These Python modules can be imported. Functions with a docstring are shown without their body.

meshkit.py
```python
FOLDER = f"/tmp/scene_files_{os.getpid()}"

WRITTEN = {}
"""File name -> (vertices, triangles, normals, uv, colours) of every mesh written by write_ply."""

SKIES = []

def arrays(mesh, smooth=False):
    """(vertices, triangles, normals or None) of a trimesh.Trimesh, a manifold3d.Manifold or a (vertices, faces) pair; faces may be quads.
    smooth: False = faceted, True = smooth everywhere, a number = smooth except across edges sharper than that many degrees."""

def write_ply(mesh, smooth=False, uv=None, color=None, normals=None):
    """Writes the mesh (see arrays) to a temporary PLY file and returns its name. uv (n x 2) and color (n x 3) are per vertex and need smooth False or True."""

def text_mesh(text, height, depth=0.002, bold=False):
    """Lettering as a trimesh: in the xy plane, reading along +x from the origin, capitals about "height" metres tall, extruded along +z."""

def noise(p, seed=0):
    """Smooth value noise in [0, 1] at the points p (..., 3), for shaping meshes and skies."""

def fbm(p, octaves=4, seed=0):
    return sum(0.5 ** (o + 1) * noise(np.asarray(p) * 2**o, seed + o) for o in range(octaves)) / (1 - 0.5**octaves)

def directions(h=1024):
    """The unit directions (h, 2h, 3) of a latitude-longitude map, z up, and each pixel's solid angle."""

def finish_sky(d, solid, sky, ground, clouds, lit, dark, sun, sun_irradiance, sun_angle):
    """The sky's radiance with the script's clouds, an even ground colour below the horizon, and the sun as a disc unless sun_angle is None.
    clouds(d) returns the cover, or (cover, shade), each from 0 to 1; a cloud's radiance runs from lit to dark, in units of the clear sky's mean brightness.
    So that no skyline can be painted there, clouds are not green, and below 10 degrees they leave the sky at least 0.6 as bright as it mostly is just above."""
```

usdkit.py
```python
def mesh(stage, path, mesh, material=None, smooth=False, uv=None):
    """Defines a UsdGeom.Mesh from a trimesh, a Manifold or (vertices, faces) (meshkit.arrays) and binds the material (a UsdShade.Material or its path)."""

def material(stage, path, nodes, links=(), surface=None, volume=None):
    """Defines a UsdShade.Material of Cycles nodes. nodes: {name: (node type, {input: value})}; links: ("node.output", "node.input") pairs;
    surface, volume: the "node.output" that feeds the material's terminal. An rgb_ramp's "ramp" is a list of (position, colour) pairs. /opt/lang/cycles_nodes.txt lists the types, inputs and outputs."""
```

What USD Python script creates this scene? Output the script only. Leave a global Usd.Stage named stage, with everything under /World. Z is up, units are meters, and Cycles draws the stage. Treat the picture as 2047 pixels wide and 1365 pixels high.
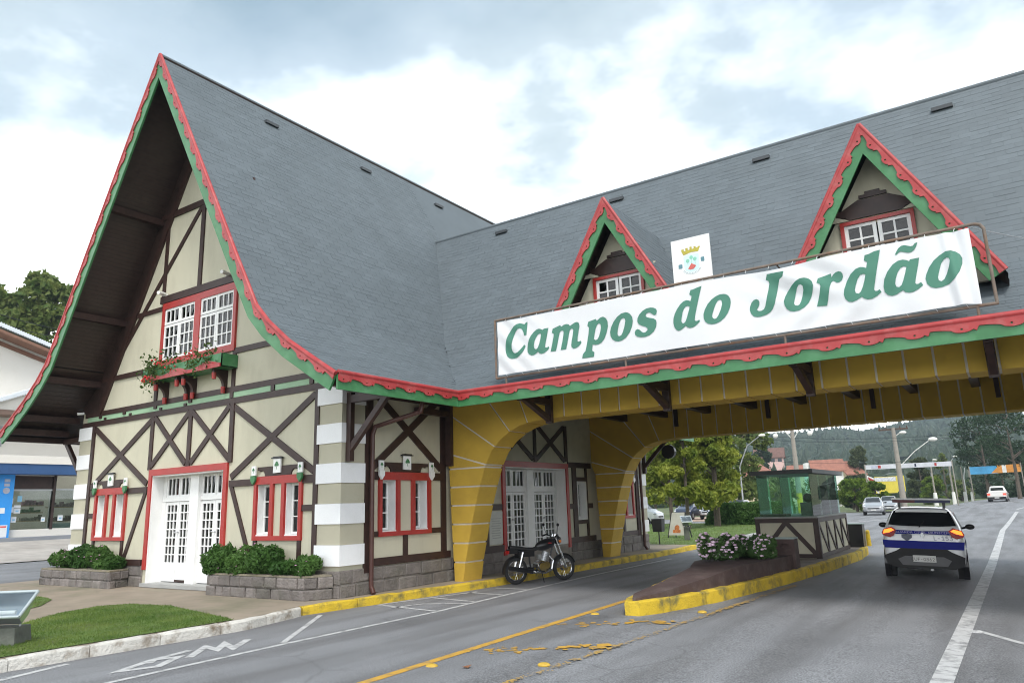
import math, random
import numpy as np
import trimesh
import usdkit, meshkit
from shapely.geometry import Polygon, LineString, Point, box as sbox
from shapely.ops import unary_union
from pxr import Usd, UsdGeom, UsdLux, UsdShade, Gf, Sdf, Vt

stage = Usd.Stage.CreateInMemory()
UsdGeom.SetStageUpAxis(stage, 'Z'); UsdGeom.SetStageMetersPerUnit(stage, 1.0)
UsdGeom.Xform.Define(stage, '/World'); UsdGeom.Scope.Define(stage, '/World/Looks')
rng = np.random.default_rng(7); random.seed(7)

# ------------------------------------------------------------------ camera, sky, sun, exposure
CAM = np.array([0.0, 0.0, 1.75])
R_ = [0.82631967, 0.56229113, -0.03200765]; U_ = [0.14956216, -0.16428937, 0.97500778]; F_ = [-0.54297971, 0.81045524, 0.21985301]
cam = UsdGeom.Camera.Define(stage, '/World/camera')
cam.AddTransformOp().Set(Gf.Matrix4d(*R_, 0, *U_, 0, *[-v for v in F_], 0, *CAM.tolist(), 1))
cam.CreateHorizontalApertureAttr(36.0); cam.CreateVerticalApertureAttr(36.0 * 682 / 1024)
cam.CreateFocalLengthAttr(36.0 * 1453.378 / 2047)
cam.CreateClippingRangeAttr(Gf.Vec2f(0.05, 20000))
cam.CreateExposureAttr(1.40)

SUN = np.array([0.45, -0.5, 1.0]); SUN /= np.linalg.norm(SUN)
sun = UsdLux.DistantLight.Define(stage, '/World/sun')
sun.CreateIntensityAttr(0.3); sun.CreateAngleAttr(18.0); sun.CreateColorAttr(Gf.Vec3f(1.0, 0.97, 0.92)); sun.CreateNormalizeAttr(True)
sun.AddRotateXYZOp().Set(Gf.Vec3f(*[float(v) for v in (math.degrees(math.acos(SUN[2])), 0, math.degrees(math.atan2(SUN[0], -SUN[1])))]))
sky_mat = usdkit.material(stage, '/World/Looks/sky', {
    'tc': ('texture_coordinate', {}),
    'sky': ('sky_texture', {'sky_type': 'single_scattering', 'sun_disc': False, 'sun_elevation': float(math.asin(SUN[2])), 'sun_rotation': float(math.atan2(SUN[0], SUN[1])), 'aerosol_density': 1.5}),
    'sep': ('separate_xyz', {}),
    'zc': ('math', {'math_type': 'add', 'value2': 0.18}),
    'px': ('math', {'math_type': 'divide'}), 'py': ('math', {'math_type': 'divide'}),
    'cmb': ('combine_xyz', {'z': 26.6}),
    'n1': ('noise_texture', {'scale': 1.15, 'detail': 7.0, 'roughness': 0.52, 'distortion': 0.25}),
    'r1': ('rgb_ramp', {'ramp': [(0.40, (.72, .72, .72)), (0.62, (1, 1, 1))]}),
    'lo': ('map_range', {'from_min': 0.10, 'from_max': 0.52, 'to_min': 1.0, 'to_max': 0.0, 'clamp': True}),
    'mx': ('math', {'math_type': 'maximum'}),
    'n2': ('noise_texture', {'scale': 1.3, 'detail': 6.0, 'roughness': 0.55}),
    'e2': ('map_range', {'from_min': 0.24, 'from_max': 0.66, 'to_min': 0.40, 'to_max': -0.10, 'clamp': True}), 'a2': ('math', {'math_type': 'add'}),
    'r2': ('rgb_ramp', {'ramp': [(0.34, (1.18, 1.62, 1.86)), (0.54, (2.35, 2.75, 2.95)), (0.76, (9.0, 9.1, 9.2))]}),
    'tint': ('mix_color', {'blend_type': 'multiply', 'fac': 1.0, 'b': (1.15, 1.08, 0.92)}),
    'mix': ('mix_color', {'blend_type': 'mix'}),
    'bg': ('background_shader', {'strength': 0.12})},
    [('tc.generated', 'sep.vector'), ('sep.z', 'zc.value1'), ('sep.x', 'px.value1'), ('zc.value', 'px.value2'), ('sep.y', 'py.value1'), ('zc.value', 'py.value2'),
     ('px.value', 'cmb.x'), ('py.value', 'cmb.y'), ('cmb.vector', 'n1.vector'), ('n1.fac', 'r1.fac'), ('cmb.vector', 'n2.vector'), ('n2.fac', 'a2.value1'), ('sep.z', 'e2.value'), ('e2.result', 'a2.value2'), ('a2.value', 'r2.fac'),
     ('sep.z', 'lo.value'), ('r1.color', 'mx.value1'), ('lo.result', 'mx.value2'),
     ('sky.color', 'tint.a'), ('mx.value', 'mix.fac'), ('tint.result', 'mix.a'), ('r2.color', 'mix.b'), ('mix.result', 'bg.color')], surface='bg.background')
dome = UsdLux.DomeLight.Define(stage, '/World/sky')
dome.CreateIntensityAttr(1.0)
UsdShade.MaterialBindingAPI.Apply(dome.GetPrim()).Bind(sky_mat)
dome.GetPrim().SetCustomDataByKey('kind', 'structure')

# ------------------------------------------------------------------ helpers
def numbered(path):
    if not stage.GetPrimAtPath(path): return path
    k = CNT.get(path, 0) + 1
    while stage.GetPrimAtPath(f'{path}_{k:03d}'): k += 1
    CNT[path] = k
    return f'{path}_{k:03d}'
CNT = {}

def pth(parent): return '/World' if parent is None else (parent if isinstance(parent, str) else str(parent.GetPath()))

def tag(p, label=None, cat=None, group=None, kind=None):
    p = p.GetPrim() if hasattr(p, 'GetPrim') else p
    for k, v in (('label', label), ('category', cat), ('group', group), ('kind', kind)):
        if v: p.SetCustomDataByKey(k, v)
    return p

def thing(name, label, cat, loc=(0, 0, 0), rz=0.0, group=None, rx=0.0, ry=0.0):
    x = UsdGeom.Xform.Define(stage, numbered('/World/' + name))
    x.AddTranslateOp().Set(Gf.Vec3d(*[float(v) for v in loc]))
    if rx or ry: x.AddRotateXYZOp().Set(Gf.Vec3f(float(rx), float(ry), float(math.degrees(rz))))
    elif rz: x.AddRotateZOp().Set(float(math.degrees(rz)))
    return tag(x, label, cat, group)

def copy_of(root, loc, rz, label, group=None, scale=None):
    was = root.GetCustomData()
    x = UsdGeom.Xform.Define(stage, numbered('/World/' + root.GetName().rsplit('_0', 1)[0]))
    x.AddTranslateOp().Set(Gf.Vec3d(*[float(v) for v in loc])); x.AddRotateZOp().Set(float(math.degrees(rz)))
    if scale: x.AddScaleOp().Set(Gf.Vec3f(scale, scale, scale))
    x.GetPrim().GetReferences().AddInternalReference(root.GetPath()); x.GetPrim().SetInstanceable(True)
    # the reference brings its own ops; ours are stronger because authored here
    return tag(x, label, was.get('category'), group or was.get('group'))

class MB:
    """collects shapes, then becomes one mesh"""
    def __init__(s): s.v, s.f, s.n, s.t = [], [], 0, []
    def add(s, v, f, tone=None):
        v = np.asarray(v, float); f = np.asarray(f, int)
        if f.ndim == 2 and f.shape[1] == 4: f = np.vstack([f[:, [0, 1, 2]], f[:, [0, 2, 3]]])
        s.v.append(v); s.f.append(f + s.n); s.n += len(v)
        s.t.append(np.full(len(v), 0.5 if tone is None else tone))
        return s
    def tm(s, m, tone=None): return s.add(m.vertices, m.faces, tone)
    def box(s, x0, x1, y0, y1, z0, z1, tone=None):
        v = np.array([(x, y, z) for x in (x0, x1) for y in (y0, y1) for z in (z0, z1)], float)
        return s.add(v, BOXF, tone)
    def hexa(s, v, tone=None): return s.add(v, BOXF, tone)
    def cyl(s, p, q, r0, r1=None, n=12, caps=True):
        p, q = np.asarray(p, float), np.asarray(q, float); r1 = r0 if r1 is None else r1
        t = (q - p) / (np.linalg.norm(q - p) + 1e-12)
        a = np.cross(t, [0, 0, 1.0] if abs(t[2]) < 0.9 else [1.0, 0, 0]); a /= np.linalg.norm(a); b = np.cross(t, a)
        an = np.arange(n) * 2 * np.pi / n; c = np.cos(an)[:, None] * a + np.sin(an)[:, None] * b
        v = np.vstack([p + c * r0, q + c * r1, p, q]); i = np.arange(n); j = (i + 1) % n
        f = np.vstack([np.stack([i, j, j + n], 1), np.stack([i, j + n, i + n], 1)])
        if caps: f = np.vstack([f, np.stack([j, i, np.full(n, 2 * n)], 1), np.stack([i + n, j + n, np.full(n, 2 * n + 1)], 1)])
        return s.add(v, f)
    def tube(s, pts, r, n=8):
        pts = np.asarray(pts, float); rr = np.broadcast_to(r, (len(pts),))
        for k in range(len(pts) - 1): s.cyl(pts[k], pts[k + 1], rr[k], rr[k + 1], n)
        for k in range(1, len(pts) - 1): s.ball(pts[k], rr[k], 1)
        return s
    def ball(s, c, r, sub=2, scale=(1, 1, 1)):
        m = ICO[sub]; return s.add(np.asarray(c) + m.vertices * r * np.asarray(scale), m.faces)
    def build(s, name, mat, parent=None, smooth=False, tone=False, label=None, kind=None, cat=None, group=None):
        v = np.vstack(s.v); f = np.vstack(s.f)
        p = usdkit.mesh(stage, numbered(pth(parent) + '/' + name), (v, f), mat, smooth=smooth)
        if tone:
            t = np.concatenate(s.t)
            pv = UsdGeom.PrimvarsAPI(p)
            if np.ptp(t) < 1e-9: pv.CreatePrimvar('tone', Sdf.ValueTypeNames.FloatArray, 'constant').Set(Vt.FloatArray([float(t[0])]))
            else: pv.CreatePrimvar('tone', Sdf.ValueTypeNames.FloatArray, 'vertex').Set(Vt.FloatArray.FromNumpy(t.astype(np.float32)))
        return tag(p, label, cat, group, kind)
BOXF = np.array([[0, 1, 3, 2], [4, 6, 7, 5], [0, 4, 5, 1], [2, 3, 7, 6], [0, 2, 6, 4], [1, 5, 7, 3]])
ICO = {k: trimesh.creation.icosphere(subdivisions=k) for k in (0, 1, 2, 3)}

def polys(g): return [p for p in (getattr(g, 'geoms', None) or [g]) if p.geom_type == 'Polygon' and p.area > 1e-7]

class Frame:
    """a wall plane: a along, b up, d outwards"""
    def __init__(s, o, A, B, N): s.o, s.A, s.B, s.N = (np.asarray(x, float) for x in (o, A, B, N))
    def pt(s, a, b, d=0.0): return s.o + a * s.A + b * s.B + d * s.N
    def map(s, q): q = np.asarray(q, float); return s.o + q[:, :1] * s.A + q[:, 1:2] * s.B + q[:, 2:3] * s.N
    def box(s, m, a0, a1, b0, b1, d0, d1, tone=None):
        m.add(s.map([(a, b, d) for a in (a0, a1) for b in (b0, b1) for d in (d0, d1)]), BOXF, tone)
    def bar(s, m, p, q, w, d0, d1):
        p, q = np.asarray(p, float), np.asarray(q, float); t = (q - p) / np.linalg.norm(q - p); n = np.array([-t[1], t[0]]) * w / 2
        m.add(s.map([(*(c + e), d) for c in (p, q) for e in (-n, n) for d in (d0, d1)]), BOXF)
    def poly(s, m, g, d0, d1, tone=None):
        for p in polys(g):
            e = trimesh.creation.extrude_polygon(p, abs(d1 - d0), engine='earcut')
            v = np.array(e.vertices); v[:, 2] += min(d0, d1); m.add(s.map(v), e.faces, tone)
    def flat(s, m, g, d):
        for p in polys(g):
            v, f = trimesh.creation.triangulate_polygon(p, engine='earcut'); m.add(s.map(np.column_stack([v, np.full(len(v), d)])), f)

def grid(fn, us, vs):
    P = np.array([[fn(u, v) for v in vs] for u in us]); a, b = P.shape[:2]
    i, j = np.meshgrid(np.arange(a - 1), np.arange(b - 1), indexing='ij'); k = (i * b + j).ravel()
    return P.reshape(-1, 3), np.stack([k, k + b, k + b + 1, k + 1], 1)

# ------------------------------------------------------------------ materials
def M(name, col, rough=0.6, var=0.12, scale=2.0, bump=0.0, bscale=30.0, metal=0.0, spec=0.5, tone=0.0, dirt=None, dscale=1.2, damt=0.5, coat=0.0, stretch=(1, 1, 1), emis=0.0, bdist=0.02):
    c = np.asarray(col, float)
    nd = {'g': ('geometry', {}), 'mp': ('mapping', {'scale': stretch}), 'n': ('noise_texture', {'scale': scale, 'detail': 6.0, 'roughness': 0.6}),
          'r': ('rgb_ramp', {'ramp': [(0.3, tuple(c * (1 - var))), (0.7, tuple(np.minimum(c * (1 + var), 1)))]}),
          'p': ('principled_bsdf', {'roughness': rough, 'metallic': metal, 'specular_ior_level': spec, 'coat_weight': coat, 'coat_roughness': 0.05})}
    lk = [('g.position', 'mp.vector'), ('mp.vector', 'n.vector'), ('n.fac', 'r.fac')]
    out = 'r.color'
    if tone:
        nd['at'] = ('attribute', {'attribute': 'tone'}); nd['tr'] = ('rgb_ramp', {'ramp': [(0, (1 - tone,) * 3), (1, (1 + tone,) * 3)]})
        nd['tm'] = ('mix_color', {'blend_type': 'multiply', 'fac': 1.0, 'use_clamp': False})
        lk += [('at.fac', 'tr.fac'), (out, 'tm.a'), ('tr.color', 'tm.b')]; out = 'tm.result'
    if dirt is not None:
        nd['dn'] = ('noise_texture', {'scale': dscale, 'detail': 8.0, 'roughness': 0.65}); nd['dr'] = ('rgb_ramp', {'ramp': [(0.48, (0, 0, 0)), (0.68, (damt,) * 3)]})
        nd['dm'] = ('mix_color', {'b': dirt})
        lk += [('mp.vector', 'dn.vector'), ('dn.fac', 'dr.fac'), ('dr.color', 'dm.fac'), (out, 'dm.a')]; out = 'dm.result'
    lk.append((out, 'p.base_color'))
    if emis: nd['p'][1]['emission_strength'] = emis; lk.append((out, 'p.emission_color'))
    if bump:
        nd['bn'] = ('noise_texture', {'scale': bscale, 'detail': 4.0}); nd['b'] = ('bump', {'strength': bump, 'distance': bdist})
        lk += [('g.position', 'bn.vector'), ('bn.fac', 'b.height'), ('b.normal', 'p.normal')]
    return usdkit.material(stage, '/World/Looks/' + name, nd, lk, surface='p.BSDF')

def leafmat(name, c0, c1, trans=0.35):
    c0, c1 = np.asarray(c0), np.asarray(c1)
    return usdkit.material(stage, '/World/Looks/' + name, {
        'g': ('geometry', {}), 'n': ('noise_texture', {'scale': 1.3, 'detail': 3.0}), 'rr': ('math', {'math_type': 'multiply_add', 'value2': 0.55, 'value3': 0.0}),
        'ad': ('math', {'math_type': 'add'}), 'r': ('rgb_ramp', {'ramp': [(0.3, tuple(c0)), (0.95, tuple(c1))]}),
        'd': ('principled_bsdf', {'roughness': 0.55, 'specular_ior_level': 0.3}), 't': ('translucent_bsdf', {}), 'm': ('mix_closure', {'fac': trans})},
        [('g.position', 'n.vector'), ('g.random_per_island', 'rr.value1'), ('n.fac', 'ad.value1'), ('rr.value', 'ad.value2'), ('ad.value', 'r.fac'),
         ('r.color', 'd.base_color'), ('r.color', 't.color'), ('d.BSDF', 'm.closure1'), ('t.BSDF', 'm.closure2')], surface='m.closure')

def glassmat(name, tint, rough=0.0):
    return usdkit.material(stage, '/World/Looks/' + name, {'f': ('fresnel', {'IOR': 1.5}), 't': ('transparent_bsdf', {'color': tint}), 'g': ('glossy_bsdf', {'roughness': rough, 'color': (1, 1, 1)}), 'm': ('mix_closure', {})},
        [('f.fac', 'm.fac'), ('t.BSDF', 'm.closure1'), ('g.BSDF', 'm.closure2')], surface='m.closure')

cream = M('cream_stucco', (0.54, 0.51, 0.395), 0.85, 0.05, 1.2, 0.3, 60, dirt=(0.40, 0.37, 0.28), dscale=1.6, damt=0.45, bdist=0.004, stretch=(1, 1, 0.28))
brown = M('dark_brown_timber', (0.034, 0.0145, 0.011), 0.50, 0.30, 6, 0.3, 25, stretch=(1, 1, 1), bdist=0.004)
soffm = M('brown_boards', (0.026, 0.014, 0.011), 0.45, 0.25, 5)
redm = M('red_paint', (0.36, 0.028, 0.022), 0.35, 0.10, 3, 0.12, 30, bdist=0.003)
redtrim = M('red_trim_paint', (0.36, 0.034, 0.035), 0.45, 0.15, 2.5, dirt=(0.42, 0.13, 0.12), dscale=3.5, damt=0.55)
greenm = M('green_paint', (0.040, 0.175, 0.062), 0.42, 0.14, 2.5, dirt=(0.10, 0.24, 0.13), dscale=2.5, damt=0.5)
palegreen = M('pale_green_paint', (0.30, 0.46, 0.30), 0.7, 0.06, 2)
whitem = M('white_paint', (0.80, 0.80, 0.79), 0.5, 0.03, 2, dirt=(0.62, 0.62, 0.60), dscale=1.5, damt=0.25)
quoinw = M('white_quoin_paint', (0.83, 0.83, 0.84), 0.75, 0.03, 2, 0.3, 30, dirt=(0.6, 0.6, 0.58), dscale=2, damt=0.3, bdist=0.006)
quoinc = M('beige_quoin_paint', (0.45, 0.42, 0.32), 0.8, 0.05, 2, 0.3, 30, bdist=0.006)
yellow = M('ochre_paint', (0.55, 0.355, 0.045), 0.75, 0.08, 1.5, 0.25, 45, dirt=(0.46, 0.29, 0.04), dscale=1.4, damt=0.55, bdist=0.004)
jointm = M('grey_white_joint', (0.66, 0.63, 0.58), 0.8, 0.08, 4)
shing = M('slate_shingle', (0.106, 0.126, 0.140), 0.66, 0.08, 1.1, 0.5, 120, tone=0.11, dirt=(0.090, 0.106, 0.115), dscale=0.7, damt=0.4, bdist=0.004)
stonem = M('grey_brown_stone', (0.165, 0.145, 0.135), 0.85, 0.25, 5, 0.8, 22, tone=0.28, dirt=(0.10, 0.10, 0.07), dscale=2.0, damt=0.5, bdist=0.03)
mortar = M('pale_mortar', (0.24, 0.215, 0.19), 0.9, 0.2, 4, 0.5, 40)
metal = M('grey_metal', (0.42, 0.43, 0.44), 0.4, 0.1, 4, metal=0.7)
chrome = M('polished_metal', (0.75, 0.76, 0.78), 0.15, 0.03, 4, metal=1.0)
rustm = M('weathered_steel', (0.16, 0.125, 0.10), 0.7, 0.3, 6, dirt=(0.20, 0.10, 0.05), dscale=7, damt=0.7)
black = M('black_paint', (0.012, 0.012, 0.014), 0.3, 0.1, 3)
blackmat = M('black_rubber', (0.018, 0.018, 0.019), 0.75, 0.2, 8)
darkroom = M('dark_interior', (0.10, 0.095, 0.09), 0.9, 0.1, 2)
asphalt_nodes = None
kerbw = M('white_kerb_paint', (0.56, 0.54, 0.50), 0.85, 0.12, 3, 0.9, 25, dirt=(0.18, 0.135, 0.09), dscale=3.6, damt=0.95, bdist=0.02)
kerby = M('yellow_kerb_paint', (0.58, 0.40, 0.025), 0.8, 0.15, 3, 0.7, 30, dirt=(0.13, 0.12, 0.05), dscale=3.2, damt=0.95, bdist=0.02)
paving = M('brown_paving', (0.26, 0.215, 0.165), 0.88, 0.16, 1.5, 0.6, 50, dirt=(0.14, 0.14, 0.085), dscale=0.7, damt=0.7, bdist=0.01)
concrete = M('grey_concrete', (0.34, 0.34, 0.33), 0.85, 0.12, 2, 0.3, 30)
glass = glassmat('window_glass', (0.42, 0.46, 0.47))
boothglass = glassmat('green_booth_glass', (0.76, 0.94, 0.89))
lampglass = glassmat('lamp_glass', (0.85, 0.9, 0.92))
cloth = M('white_vinyl', (0.68, 0.69, 0.705), 0.42, 0.03, 1.0)
lettergreen = M('green_print', (0.050, 0.19, 0.13), 0.45, 0.06, 2)
# ------------------------------------------------------------------ ground
def sm(a, b, x):
    t = np.clip((np.asarray(x, float) - a) / (b - a), 0, 1); return t * t * (3 - 2 * t)
def roadz(x, y):
    return -0.028 * np.clip(x + 4.2, 0, 5) * (1 - sm(24, 48, y)) + 0.45 * sm(40, 75, y) * sm(-8, -3, x) + 0.006 * np.clip(y - 75, 0, 200)
RIDGE = [(-3.2, .06), (-1.5, .07), (-0.75, .08), (-0.55, .085), (-0.30, 0.090), (-0.215, .0905), (-0.175, .0935), (-0.15, .087), (-0.09, .093), (-0.055, .0975), (-0.025, .102), (0.0, .1005), (0.012, .099), (0.03, .085), (0.2, .08), (1.0, .05), (3.2, .06)]
RX, RE = np.array([p[0] for p in RIDGE]), np.array([p[1] for p in RIDGE]) - .021
def terr(x, y):
    r = np.hypot(x, y); az = np.arctan2(x, np.maximum(y, -1e9))
    e = np.interp(az, RX, RE)
    h = e * 700 * sm(170, 720, r) ** 1.1 * (1 - 0.35 * sm(760, 1400, r))
    nz = meshkit.fbm(np.stack([x / 90, y / 90, 0 * x], -1), 4, 3) - 0.5
    left = np.clip(-23 - x, 0, 30) * 0.06 * sm(80, 60, y)
    return np.where(r > 60, roadz(x, y) * sm(140, 90, r) * (np.abs(x) < 14) , 0) + left - 0.10 - 0.25 * ((x > -4) & (np.abs(y) < 130)) + h * (1 + 0.35 * nz * sm(200, 500, r)) + 1.1 * sm(90, 170, r) * 0
xs = np.unique(np.concatenate([np.linspace(-60, 40, 81), np.linspace(-260, 260, 105), np.sign(np.linspace(-1, 1, 121)) * np.abs(np.linspace(-1, 1, 121)) ** 1.6 * 1500]))
ys = np.unique(np.concatenate([np.linspace(-30, 110, 71), np.linspace(110, 900, 110), np.linspace(-500, -30, 20), np.linspace(900, 1500, 30)]))
XX, YY = np.meshgrid(xs, ys, indexing='ij'); ZZ = terr(XX, YY)
a, b = XX.shape; i, j = np.meshgrid(np.arange(a - 1), np.arange(b - 1), indexing='ij'); k = (i * b + j).ravel()
groundm = M('dry_grass_ground', (0.085, 0.115, 0.035), 0.95, 0.30, 0.35, 0.5, 8, dirt=(0.16, 0.135, 0.075), dscale=0.06, damt=0.6, bdist=0.05)
MB().add(np.stack([XX, YY, ZZ], -1).reshape(-1, 3), np.stack([k, k + b, k + b + 1, k + 1], 1)).build('terrain', groundm, smooth=True, kind='structure')

# asphalt with worn, patched tone
asph = usdkit.material(stage, '/World/Looks/asphalt', {
    'g': ('geometry', {}), 'n1': ('noise_texture', {'scale': 0.45, 'detail': 5.0, 'roughness': 0.6}), 'r1': ('rgb_ramp', {'ramp': [(0.3, (0.160, 0.163, 0.172)), (0.7, (0.215, 0.219, 0.230))]}),
    'mp': ('mapping', {'scale': (1.6, 0.16, 1)}), 'n3': ('noise_texture', {'scale': 1.0, 'detail': 4.0}), 'r3': ('rgb_ramp', {'ramp': [(0.35, (0.72, 0.71, 0.70)), (0.6, (1.08, 1.08, 1.08))]}), 'm3': ('mix_color', {'blend_type': 'multiply', 'fac': 1.0, 'use_clamp': False}),
    'n2': ('noise_texture', {'scale': 55.0, 'detail': 3.0}), 'r2': ('rgb_ramp', {'ramp': [(0.36, (0.55, 0.55, 0.56)), (0.66, (1.45, 1.45, 1.45))]}), 'm2': ('mix_color', {'blend_type': 'multiply', 'fac': 0.9, 'use_clamp': False}),
    'wn': ('noise_texture', {'scale': 1.4, 'detail': 4.0}), 'wm': ('mix_color', {'blend_type': 'linear_light', 'fac': 0.22, 'use_clamp': False}), 'vo': ('voronoi_texture', {'feature': 'distance_to_edge', 'scale': 0.42}), 'vr': ('rgb_ramp', {'ramp': [(0.0, (0.74, 0.74, 0.74)), (0.009, (1, 1, 1))]}), 'km': ('noise_texture', {'scale': 0.33, 'detail': 2.0}), 'kr': ('rgb_ramp', {'ramp': [(0.50, (0, 0, 0)), (0.56, (1, 1, 1))]}), 'vm': ('mix_color', {'blend_type': 'multiply', 'use_clamp': False}),
    'b': ('bump', {'strength': 0.6, 'distance': 0.01}), 'p': ('principled_bsdf', {'roughness': 0.72, 'specular_ior_level': 0.45})},
    [('g.position', 'n1.vector'), ('g.position', 'n2.vector'), ('g.position', 'mp.vector'), ('mp.vector', 'n3.vector'), ('n1.fac', 'r1.fac'), ('n2.fac', 'r2.fac'), ('n3.fac', 'r3.fac'), ('r1.color', 'm3.a'), ('r3.color', 'm3.b'), ('m3.result', 'm2.a'), ('r2.color', 'm2.b'),
     ('g.position', 'wn.vector'), ('g.position', 'wm.a'), ('wn.color', 'wm.b'), ('wm.result', 'vo.vector'), ('vo.distance', 'vr.fac'), ('g.position', 'km.vector'), ('km.fac', 'kr.fac'), ('kr.color', 'vm.fac'), ('m2.result', 'vm.a'), ('vr.color', 'vm.b'), ('vm.result', 'p.base_color'), ('n2.fac', 'b.height'), ('b.normal', 'p.normal')], surface='p.BSDF')
def drape(poly, step, zf, eps):
    """a polygon laid on the height zf, split so that it follows it"""
    x0, y0, x1, y1 = poly.bounds; V, Fc, n = [], [], 0
    for xa in np.arange(x0, x1, step[0]):
        for ya in np.arange(y0, y1, step[1]):
            for p in polys(poly.intersection(sbox(xa, ya, min(xa + step[0], x1), min(ya + step[1], y1)))):
                v, f = trimesh.creation.triangulate_polygon(p, engine='earcut'); V.append(v); Fc.append(f + n); n += len(v)
    v = np.vstack(V); return np.column_stack([v, zf(v[:, 0], v[:, 1]) + eps]), np.vstack(Fc)
ROAD = Polygon([(-10.9, -14), (9, -14), (9, 60), (10, 80), (14, 110), (22, 150), (16, 152), (2, 125), (-4, 105), (-11, 80), (-24, 74), (-60, 74), (-60, 62), (-26, 62), (-12.5, 58), (-10.9, 40)])
MB().add(*drape(ROAD, (2.1, 7.0), roadz, 0.0)).build('road', asph, kind='structure')
lz = lambda x, y: np.clip(-23 - x, 0, 30) * 0.06 * sm(80, 60, y) - 0.10
MB().add(*drape(Polygon([(-29.5, -20), (-23, -20), (-23, 62), (-29.5, 62)]), (2, 10), lz, 0.05)).build('side_street', asph, kind='structure')
gravelm = M('pale_gravel', (0.42, 0.39, 0.36), 0.95, 0.2, 1.2, 1.0, 35, dirt=(0.30, 0.27, 0.24), dscale=0.5, damt=0.5, bdist=0.03)
MB().add(*drape(Polygon([(-38.3, -10), (-29.7, -10), (-29.7, 34), (-38.3, 34)]), (2, 8), lz, 0.06)).build('gravel_forecourt', gravelm, kind='structure')
greypave = M('blue_grey_paving', (0.22, 0.235, 0.26), 0.8, 0.08, 1.5)
m = MB(); m.box(-40.3, -38.3, 2, 32, 0.6, 1.03); m.hexa([(x, y, z) for x in (-42, -40.3) for y in (2, 32) for z in (0.6, 1.03 if x > -41 else 1.34)])
m.build('shop_pavement', greypave, kind='structure')

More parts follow.
